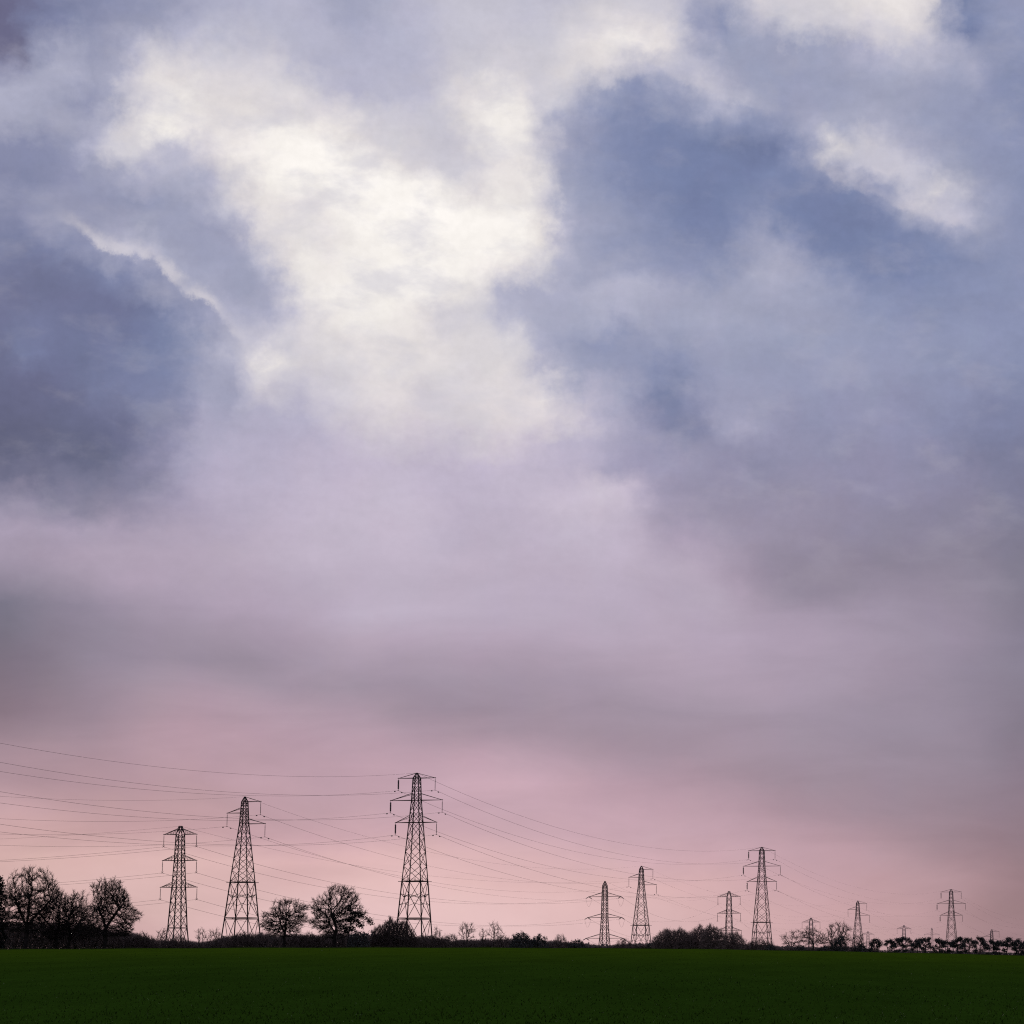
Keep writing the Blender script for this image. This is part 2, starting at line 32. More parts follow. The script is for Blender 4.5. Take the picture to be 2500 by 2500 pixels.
 [113, 117, 149, 113, 117, 149, 113, 117, 149, 113, 117, 148, 119, 126, 159, 119, 125, 159, 114, 119, 152, 113, 119, 151, 116, 122, 156, 118, 126, 159, 119, 128, 162, 125, 133, 166, 140, 146, 176, 159, 161, 186, 180, 180, 201, 207, 203, 212, 234, 228, 226, 218, 213, 216, 213, 208, 214, 214, 209, 214, 213, 209, 214, 222, 216, 218, 226, 220, 220, 226, 220, 221, 224, 218, 219, 218, 213, 216, 216, 211, 216, 219, 214, 217, 222, 216, 218, 215, 210, 215, 187, 185, 203, 165, 167, 190, 157, 160, 185, 154, 158, 184, 150, 154, 182, 143, 149, 178, 135, 142, 174, 141, 147, 177, 150, 154, 181, 153, 156, 183, 153, 157, 183, 152, 156, 183, 151, 155, 182, 150, 154, 181, 150, 154, 182, 151, 155, 182, 152, 155, 182, 150, 154, 182, 148, 152, 180, 146, 151, 179, 144, 150, 179, 143, 149, 178, 142, 148, 178, 140, 146, 177, 137, 144, 175, 136, 143, 174, 136, 143, 174, 136, 143, 175, 136, 143, 175],
 [112, 116, 147, 113, 116, 147, 113, 116, 147, 113, 116, 148, 117, 122, 154, 116, 121, 154, 112, 117, 149, 111, 116, 148, 112, 117, 150, 113, 119, 152, 116, 123, 157, 122, 131, 164, 140, 146, 175, 165, 167, 190, 187, 186, 204, 192, 190, 206, 196, 193, 207, 203, 200, 210, 213, 208, 214, 221, 216, 218, 223, 217, 218, 227, 221, 221, 228, 222, 222, 229, 223, 222, 227, 221, 221, 222, 216, 218, 218, 213, 216, 217, 212, 216, 213, 209, 214, 204, 201, 210, 177, 177, 199, 159, 162, 187, 150, 155, 182, 144, 150, 180, 146, 152, 181, 152, 156, 183, 154, 158, 184, 156, 160, 185, 158, 161, 186, 158, 161, 186, 156, 160, 185, 154, 158, 184, 152, 157, 183, 152, 157, 183, 152, 157, 183, 151, 156, 183, 150, 155, 182, 148, 153, 181, 147, 152, 181, 146, 151, 180, 144, 150, 180, 143, 149, 179, 142, 149, 178, 141, 147, 178, 139, 146, 177, 138, 145, 177, 138, 145, 177, 138, 145, 177, 138, 145, 177],
 [113, 116, 147, 113, 116, 147, 113, 116, 147, 113, 116, 147, 112, 115, 146, 111, 115, 146, 112, 115, 147, 112, 116, 148, 113, 117, 150, 114, 119, 152, 116, 123, 156, 124, 132, 165, 150, 154, 181, 176, 176, 198, 176, 176, 198, 168, 169, 192, 169, 170, 193, 190, 188, 205, 218, 213, 217, 234, 228, 226, 238, 233, 230, 239, 234, 231, 239, 234, 230, 235, 229, 227, 223, 217, 219, 208, 204, 212, 210, 206, 213, 206, 203, 211, 186, 185, 203, 174, 175, 197, 168, 170, 192, 165, 167, 190, 164, 167, 190, 169, 171, 193, 172, 173, 196, 169, 171, 193, 164, 166, 190, 162, 165, 189, 163, 166, 189, 164, 166, 190, 162, 165, 188, 159, 162, 186, 157, 161, 186, 157, 160, 185, 157, 160, 185, 154, 158, 184, 150, 155, 182, 146, 152, 180, 142, 149, 179, 141, 147, 178, 141, 148, 178, 140, 147, 178, 139, 146, 177, 138, 145, 177, 138, 145, 177, 139, 146, 177, 139, 146, 177, 138, 146, 177, 138, 146, 177],
 [117, 122, 153, 117, 121, 153, 117, 121, 152, 117, 121, 152, 114, 118, 149, 113, 117, 148, 115, 120, 152, 118, 124, 156, 122, 129, 162, 133, 139, 170, 147, 151, 178, 159, 161, 185, 165, 167, 190, 165, 167, 190, 161, 163, 187, 158, 161, 185, 162, 164, 188, 194, 192, 206, 230, 225, 224, 242, 237, 233, 244, 239, 235, 245, 240, 235, 245, 240, 235, 247, 242, 237, 247, 242, 237, 240, 234, 231, 231, 226, 225, 212, 208, 214, 181, 181, 201, 172, 173, 195, 170, 171, 194, 171, 172, 195, 173, 174, 196, 177, 178, 199, 179, 179, 200, 176, 177, 198, 170, 171, 194, 164, 166, 190, 161, 164, 188, 160, 163, 187, 161, 164, 188, 162, 165, 189, 163, 165, 189, 161, 164, 188, 157, 161, 186, 151, 156, 183, 143, 149, 179, 137, 145, 176, 135, 143, 175, 133, 141, 174, 132, 141, 173, 133, 141, 173, 134, 142, 174, 135, 143, 175, 137, 145, 176, 138, 145, 177, 138, 145, 177, 138, 145, 177, 138, 145, 177],
 [124, 129, 161, 123, 128, 160, 123, 128, 160, 122, 128, 160, 120, 126, 158, 120, 126, 159, 129, 135, 166, 146, 149, 176, 162, 164, 187, 179, 179, 200, 185, 184, 203, 170, 172, 194, 159, 161, 185, 156, 159, 184, 156, 159, 184, 158, 161, 185, 184, 184, 203, 224, 218, 219, 239, 234, 230, 240, 234, 231, 240, 235, 231, 243, 238, 234, 246, 241, 236, 249, 244, 239, 250, 245, 240, 249, 244, 239, 247, 242, 237, 240, 234, 231, 228, 222, 222, 229, 223, 223, 206, 203, 211, 175, 176, 198, 161, 164, 188, 158, 161, 186, 155, 159, 185, 152, 156, 183, 148, 153, 181, 145, 150, 180, 141, 148, 178, 142, 149, 179, 154, 158, 184, 169, 171, 193, 173, 174, 196, 165, 167, 191, 150, 155, 182, 136, 144, 176, 125, 135, 169, 121, 131, 167, 121, 132, 167, 122, 132, 168, 122, 133, 168, 125, 135, 169, 129, 138, 171, 134, 142, 174, 136, 144, 175, 138, 145, 176, 138, 145, 176, 138, 145, 176, 138, 145, 176],
 [134, 138, 167, 133, 137, 167, 133, 137, 166, 133, 137, 167, 140, 143, 172, 145, 148, 175, 148, 151, 177, 152, 154, 180, 158, 160, 184, 162, 163, 187, 158, 161, 184, 155, 158, 183, 154, 157, 182, 154, 157, 183, 158, 160, 185, 175, 175, 197, 216, 211, 216, 231, 225, 224, 228, 223, 222, 232, 226, 225, 236, 231, 228, 246, 241, 236, 249, 244, 239, 249, 244, 239, 249, 244, 239, 249, 244, 239, 249, 244, 239, 249, 244, 239, 245, 240, 235, 247, 242, 237, 231, 225, 224, 189, 187, 204, 161, 164, 188, 151, 156, 183, 145, 151, 180, 141, 148, 178, 138, 145, 176, 133, 141, 173, 127, 136, 170, 128, 137, 171, 144, 150, 179, 158, 161, 186, 154, 158, 184, 137, 144, 176, 123, 133, 168, 119, 130, 166, 119, 130, 166, 120, 131, 166, 120, 131, 167, 123, 133, 168, 130, 139, 172, 139, 146, 177, 145, 151, 180, 150, 155, 182, 142, 148, 178, 138, 145, 176, 138, 145, 176, 138, 145, 176, 138, 145, 176],
 [136, 139, 168, 136, 139, 168, 136, 140, 169, 137, 141, 170, 143, 146, 174, 148, 151, 177, 150, 152, 178, 148, 151, 178, 147, 150, 177, 146, 150, 177, 148, 152, 179, 151, 155, 181, 156, 159, 183, 170, 171, 193, 191, 190, 205, 215, 210, 215, 232, 226, 225, 232, 226, 225, 228, 222, 222, 235, 229, 227, 242, 237, 233, 252, 247, 242, 254, 249, 244, 254, 249, 244, 253, 248, 243, 252, 247, 242, 249, 244, 239, 247, 242, 237, 248, 243, 238, 248, 243, 238, 230, 224, 223, 184, 183, 203, 163, 165, 189, 155, 159, 185, 146, 152, 181, 138, 145, 176, 130, 139, 172, 123, 133, 168, 119, 129, 165, 119, 130, 166, 128, 137, 171, 134, 142, 174, 125, 135, 169, 119, 130, 166, 117, 128, 164, 117, 127, 163, 115, 125, 160, 114, 124, 159, 127, 136, 170, 156, 160, 185, 174, 175, 197, 180, 180, 201, 181, 181, 201, 156, 160, 185, 144, 150, 180, 138, 145, 176, 138, 145, 176, 138, 145, 176, 138, 145, 176],
 [131, 135, 165, 131, 135, 165, 131, 135, 165, 132, 136, 166, 132, 137, 167, 135, 139, 168, 142, 145, 174, 151, 154, 179, 159, 161, 185, 170, 171, 194, 174, 174, 196, 171, 172, 194, 170, 172, 194, 183, 182, 202, 204, 201, 210, 229, 223, 223, 244, 239, 234, 245, 240, 235, 245, 240, 235, 249, 244, 239, 253, 248, 243, 254, 249, 244, 252, 247, 242, 247, 242, 237, 242, 237, 233, 233, 228, 226, 225, 219, 220, 228, 222, 222, 237, 232, 229, 233, 228, 226, 207, 203, 212, 164, 167, 190, 153, 158, 184, 151, 156, 183, 141, 148, 178, 131, 139, 172, 123, 133, 168, 119, 130, 166, 118, 128, 164, 118, 129, 165, 121, 132, 167, 125, 135, 169, 125, 134, 169, 120, 131, 167, 119, 129, 165, 118, 128, 164, 120, 131, 166, 130, 138, 172, 156, 160, 185, 190, 189, 205, 211, 207, 213, 192, 191, 206, 165, 167, 190, 149, 154, 182, 144, 150, 179, 137, 145, 176, 137, 145, 176, 137, 145, 176, 137, 145, 176],
 [141, 144, 172, 140, 143, 171, 138, 141, 170, 136, 140, 169, 135, 139, 169, 139, 143, 172, 150, 153, 179, 178, 178, 200, 205, 202, 211, 209, 206, 213, 201, 198, 209, 188, 187, 204, 191, 189, 205, 212, 207, 214, 231, 225, 224, 245, 239, 235, 248, 243, 238, 250, 245, 240, 252, 247, 242, 251, 246, 241, 247, 242, 237, 239, 233, 230, 227, 221, 221, 217, 212, 216, 209, 205, 213, 205, 202, 211, 204, 201, 210, 209, 205, 213, 229, 223, 223, 231, 225, 224, 200, 198, 209, 159, 162, 186, 145, 151, 180, 141, 148, 178, 129, 138, 172, 123, 133, 168, 121, 132, 167, 119, 130, 166, 118, 129, 165, 118, 128, 164, 117, 128, 164, 117, 127, 163, 122, 133, 168, 124, 134, 169, 139, 146, 177, 159, 162, 186, 186, 186, 203, 195, 193, 207, 200, 197, 209, 195, 193, 207, 175, 176, 197, 163, 166, 189, 152, 157, 183, 146, 151, 180, 141, 148, 178, 138, 145, 176, 138, 145, 176, 138, 145, 176, 138, 145, 176],
 [171, 172, 194, 170, 171, 193, 169, 170, 192, 167, 168, 190, 162, 164, 186, 157, 159, 183, 160, 162, 185, 170, 171, 193, 188, 187, 204, 219, 214, 217, 241, 236, 232, 245, 240, 235, 235, 229, 227, 226, 220, 220, 231, 225, 224, 237, 231, 229, 243, 238, 234, 244, 239, 234, 241, 235, 232, 234, 228, 226, 224, 218, 219, 215, 210, 215, 209, 206, 213, 208, 204, 212, 203, 200, 210, 200, 197, 209, 206, 202, 211, 226, 221, 221, 237, 232, 229, 233, 228, 226, 198, 195, 208, 163, 165, 189, 146, 151, 180, 135, 143, 175, 127, 136, 170, 123, 133, 168, 121, 131, 167, 118, 129, 165, 117, 128, 164, 116, 127, 162, 115, 125, 160, 113, 123, 158, 115, 125, 161, 133, 141, 174, 167, 169, 192, 213, 209, 214, 198, 196, 208, 201, 198, 209, 189, 188, 205, 171, 172, 195, 158, 161, 186, 150, 155, 182, 146, 152, 180, 143, 149, 179, 140, 147, 178, 138, 145, 177, 138, 145, 177, 138, 145, 177, 138, 145, 177],
 [172, 173, 195, 173, 174, 196, 174, 175, 196, 174, 175, 197, 171, 172, 194, 161, 163, 186, 149, 152, 178, 146, 149, 176, 160, 162, 185, 203, 200, 210, 237, 231, 229, 242, 237, 233, 234, 229, 227, 225, 219, 220, 224, 218, 219, 225, 219, 219, 223, 217, 219, 221, 216, 218, 219, 213, 217, 213, 208, 214, 205, 202, 211, 201, 198, 209, 202, 199, 210, 200, 197, 209, 198, 196, 208, 203, 200, 210, 223, 218, 219, 236, 231, 229, 241, 236, 232, 236, 231, 228, 205, 202, 211, 167, 169, 192, 158, 161, 186, 142, 148, 178, 130, 139, 172, 127, 136, 170, 122, 133, 168, 124, 134, 169, 132, 141, 173, 138, 146, 177, 138, 145, 176, 133, 141, 173, 138, 145, 176, 154, 158, 184, 172, 173, 196, 164, 167, 190, 165, 168, 191, 168, 170, 193, 167, 169, 192, 160, 163, 187, 152, 157, 183, 149, 154, 182, 147, 152, 181, 144, 150, 179, 140, 147, 177, 137, 144, 176, 137, 144, 176, 137, 144, 176, 137, 144, 176],
 [137, 141, 169, 141, 144, 172, 144, 146, 174, 148, 150, 177, 161, 163, 185, 173, 174, 195, 172, 173, 195, 159, 161, 184, 172, 173, 195, 207, 203, 212, 221, 216, 218, 224, 218, 219, 219, 214, 217, 216, 211, 216, 216, 211, 216, 216, 211, 216, 214, 210, 215, 211, 207, 213, 203, 200, 210, 190, 188, 205, 182, 181, 202, 184, 183, 202, 186, 185, 203, 185, 184, 203, 189, 187, 204, 204, 201, 210, 222, 216, 218, 231, 225, 224, 235, 230, 228, 227, 221, 221, 209, 205, 213, 201, 199, 209, 192, 191, 206, 164, 167, 190, 145, 151, 180, 141, 147, 178, 143, 150, 179, 148, 153, 181, 160, 163, 187, 182, 182, 202, 175, 176, 197, 156, 160, 185, 153, 157, 184, 156, 159, 185, 157, 160, 186, 157, 161, 186, 159, 162, 186, 159, 162, 186, 159, 163, 187, 158, 161, 186, 154, 158, 184, 151, 156, 183, 151, 156, 183, 141, 147, 178, 137, 144, 176, 136, 144, 175, 136, 144, 175, 136, 143, 175, 136, 143, 175],
 [104, 103, 132, 106, 105, 134, 107, 106, 136, 108, 108, 137, 137, 141, 170, 158, 160, 184, 160, 162, 185, 150, 153, 179, 157, 159, 183, 179, 179, 200, 197, 195, 208, 202, 199, 210, 201, 198, 209, 200, 198, 209, 202, 199, 210, 202, 199, 210, 197, 194, 208, 187, 186, 204, 181, 181, 202, 180, 180, 201, 180, 180, 201, 180, 180, 201, 180, 180, 201, 180, 180, 201, 185, 184, 203, 197, 194, 207, 204, 201, 211, 207, 204, 212, 209, 205, 213, 208, 204, 212, 205, 202, 211, 216, 211, 215, 219, 214, 217, 217, 212, 216, 208, 204, 212, 194, 192, 206, 182, 182, 202, 181, 181, 201, 193, 191, 206, 180, 180, 201, 158, 161, 186, 153, 158, 184, 152, 157, 183, 152, 156, 183, 153, 158, 184, 154, 158, 184, 157, 161, 186, 161, 164, 188, 165, 168, 191, 169, 171, 193, 167, 169, 192, 162, 165, 189, 169, 170, 193, 147, 152, 181, 136, 144, 175, 135, 142, 175, 135, 142, 175, 135, 142, 175, 135, 142, 175],
 [107, 106, 135, 106, 105, 134, 105, 104, 133, 106, 105, 135, 119, 124, 156, 126, 131, 163, 130, 136, 166, 139, 143, 172, 147, 150, 177, 152, 155, 180, 159, 161, 185, 171, 172, 194, 180, 180, 201, 185, 185, 203, 188, 187, 204, 188, 187, 204, 185, 185, 203, 183, 183, 202, 182, 182, 202, 178, 178, 199, 174, 175, 197, 176, 176, 198, 178, 179, 200, 181, 181, 201, 186, 185, 203, 193, 191, 206, 197, 195, 208, 199, 196, 208, 199, 196, 208, 200, 198, 209, 204, 201, 210, 214, 210, 215, 226, 220, 221, 232, 226, 225, 233, 228, 226, 233, 227, 226, 223, 217, 219, 197, 195, 208, 172, 173, 195, 153, 158, 184, 154, 159, 184, 157, 161, 186, 157, 160, 185, 156, 160, 185, 157, 161, 186, 160, 163, 187, 170, 171, 194, 177, 177, 199, 183, 183, 202, 189, 188, 205, 187, 186, 204, 173, 174, 196, 154, 158, 184, 144, 150, 179, 138, 145, 176, 136, 144, 176, 137, 144, 176, 137, 144, 176, 137, 144, 176],
 [110, 111, 140, 110, 111, 140, 110, 111, 140, 111, 112, 142, 117, 121, 153, 121, 127, 159, 125, 130, 162, 133, 138, 168, 140, 144, 173, 143, 147, 175, 147, 151, 178, 157, 159, 184, 168, 169, 192, 174, 175, 197, 177, 177, 199, 178, 179, 200, 181, 181, 201, 182, 182, 202, 176, 176, 198, 165, 167, 190, 163, 165, 189, 166, 168, 191, 174, 175, 196, 181, 180, 201, 187, 186, 204, 193, 191, 206, 196, 194, 207, 196, 194, 207, 195, 193, 207, 194, 192, 207, 197, 195, 208, 204, 201, 210, 211, 207, 214, 217, 212, 216, 221, 215, 218, 222, 216, 218, 217, 212, 216, 191, 190, 205, 151, 155, 183, 140, 147, 178, 164, 167, 190, 187, 186, 204, 200, 198, 209, 206, 203, 211, 202, 199, 209, 204, 201, 210, 210, 206, 213, 214, 209, 215, 218, 213, 217, 222, 216, 218, 208, 204, 212, 150, 155, 182, 117, 127, 163, 135, 143, 175, 142, 149, 179, 144, 150, 180, 145, 151, 180, 145, 151, 180, 145, 151, 180],
 [110, 111, 140, 110, 111, 140, 110, 111, 140, 111, 113, 143, 118, 122, 153, 121, 127, 159, 125, 131, 163, 133, 138, 169, 140, 144, 173, 143, 147, 176, 147, 151, 178, 157, 159, 184, 168, 169, 192, 174, 174, 196, 176, 176, 198, 177, 177, 199, 180, 180, 201, 181, 180, 201, 173, 174, 196, 165, 167, 190, 161, 164, 188, 164, 166, 190, 172, 174, 196, 180, 180, 201, 187, 186, 204, 193, 191, 206, 196, 194, 207, 195, 193, 207, 194, 192, 206, 191, 190, 205, 191, 189, 205, 196, 194, 207, 202, 199, 209, 204, 201, 210, 204, 201, 210, 203, 200, 210, 201, 198, 209, 188, 187, 204, 167, 169, 192, 168, 170, 193, 194, 192, 206, 213, 208, 214, 215, 210, 215, 212, 207, 214, 210, 206, 213, 215, 211, 215, 222, 217, 218, 226, 220, 220, 229, 223, 222, 233, 227, 226, 222, 216, 218, 161, 164, 188, 122, 133, 168, 134, 142, 174, 145, 150, 180, 151, 155, 183, 151, 155, 183, 151, 155, 183, 151, 155, 183],
 [110, 111, 140, 110, 111, 140, 110, 111, 140, 112, 113, 143, 118, 122, 154, 121, 127, 159, 125, 131, 163, 134, 139, 169, 140, 144, 173, 143, 147, 176, 148, 151, 178, 157, 160, 184, 168, 169, 192, 174, 175, 196, 176, 176, 198, 177, 177, 199, 180, 180, 201, 180, 180, 201, 173, 174, 196, 165, 167, 190, 161, 164, 188, 164, 166, 190, 173, 174, 196, 181, 181, 201, 188, 187, 204, 193, 192, 206, 196, 194, 207, 195, 193, 207, 193, 192, 206, 191, 190, 205, 191, 189, 205, 196, 194, 207, 202, 199, 209, 204, 201, 210, 204, 201, 210, 203, 200, 210, 201, 198, 209, 188, 187, 204, 167, 169, 192, 168, 170, 193, 194, 192, 207, 213, 208, 214, 215, 210, 215, 212, 207, 214, 210, 206, 213, 215, 211, 215, 222, 217, 218, 226, 220, 220, 229, 223, 222, 233, 227, 226, 222, 217, 218, 162, 165, 189, 122, 133, 168, 133, 142, 174, 144, 150, 180, 151, 155, 183, 151, 155, 183, 151, 155, 183, 151, 155, 183],
]
RIMS = [{'pts': [(-14.462, 14.339), (-14.226, 14.196), (-13.649, 13.843), (-13.228, 13.66), (-12.504, 13.547), (-12.184, 13.324), (-11.753, 12.93), (-11.327, 12.717), (-10.955, 12.412), (-10.686, 12.062), (-10.367, 11.672)], 'w': 0.2, 'fade': 0.3, 'hi': (224, 217, 219), 'lo': (118, 125, 160), 'k': 0.55, 'kd': 0.38}, {'pts': [(0.507, 16.418), (0.651, 16.2), (0.819, 15.853), (1.164, 15.553), (1.77, 15.251), (2.367, 15.059), (2.735, 14.837), (3.488, 14.6), (3.989, 14.414), (4.489, 14.26)], 'w': 0.42, 'fade': 0.3, 'hi': (222, 214, 220), 'lo': (126, 138, 174), 'k': 0.35, 'kd': 0.12}, {'pts': [(-4.603, 16.593), (-4.017, 16.926), (-3.489, 17.215), (-2.839, 17.409), (-2.23, 17.497), (-1.568, 17.231), (-0.915, 17.019), (-0.212, 16.804), (0.381, 16.483)], 'w': 0.3, 'fade': 0.4, 'hi': (212, 208, 216), 'lo': (134, 146, 180), 'k': 0.25, 'kd': 0.15}]
CREST_Y = 510.8
CREST = [(-178.5, 2.698), (-135.24, 3.125), (-113.61, 3.268), (-91.97, 3.411), (-55.91, 3.446), (-23.44, 3.297), (-5.41, 3.09), (9.02, 2.84), (27.04, 2.484), (45.07, 2.056), (81.1, 1.201)]
PYLONS = {
 'A': [('double', -101.81, 833.33, 54.64, 15), ('double', -2.57, 1204.3, 47.32, 15), ('double', 101.29, 1599.46, 39.09, 15)],
 'B': [('single', -156.4, 860.22, 49.26, 15), ('single', -54.5, 1243.28, 40.74, 15), ('single', 50.3, 1622.31, 33.25, 15), ('single', 154.59, 2002.69, 21.0, 15)],
 'C': [('equal', -175.35, 860.22, 40.49, 14), ('tension', -63.69, 1129.03, 31.27, 18), ('equal', -18.18, 1350.81, 32.33, 10), ('equal', 24.96, 1680.11, 24.48, 12), ('equal', 102.85, 2190.86, 25.88, 12), ('tension', 152.03, 2688.17, 29.12, 6)],
 'D': [('equal', 86.69, 2513.44, 24.17, 8)],
}
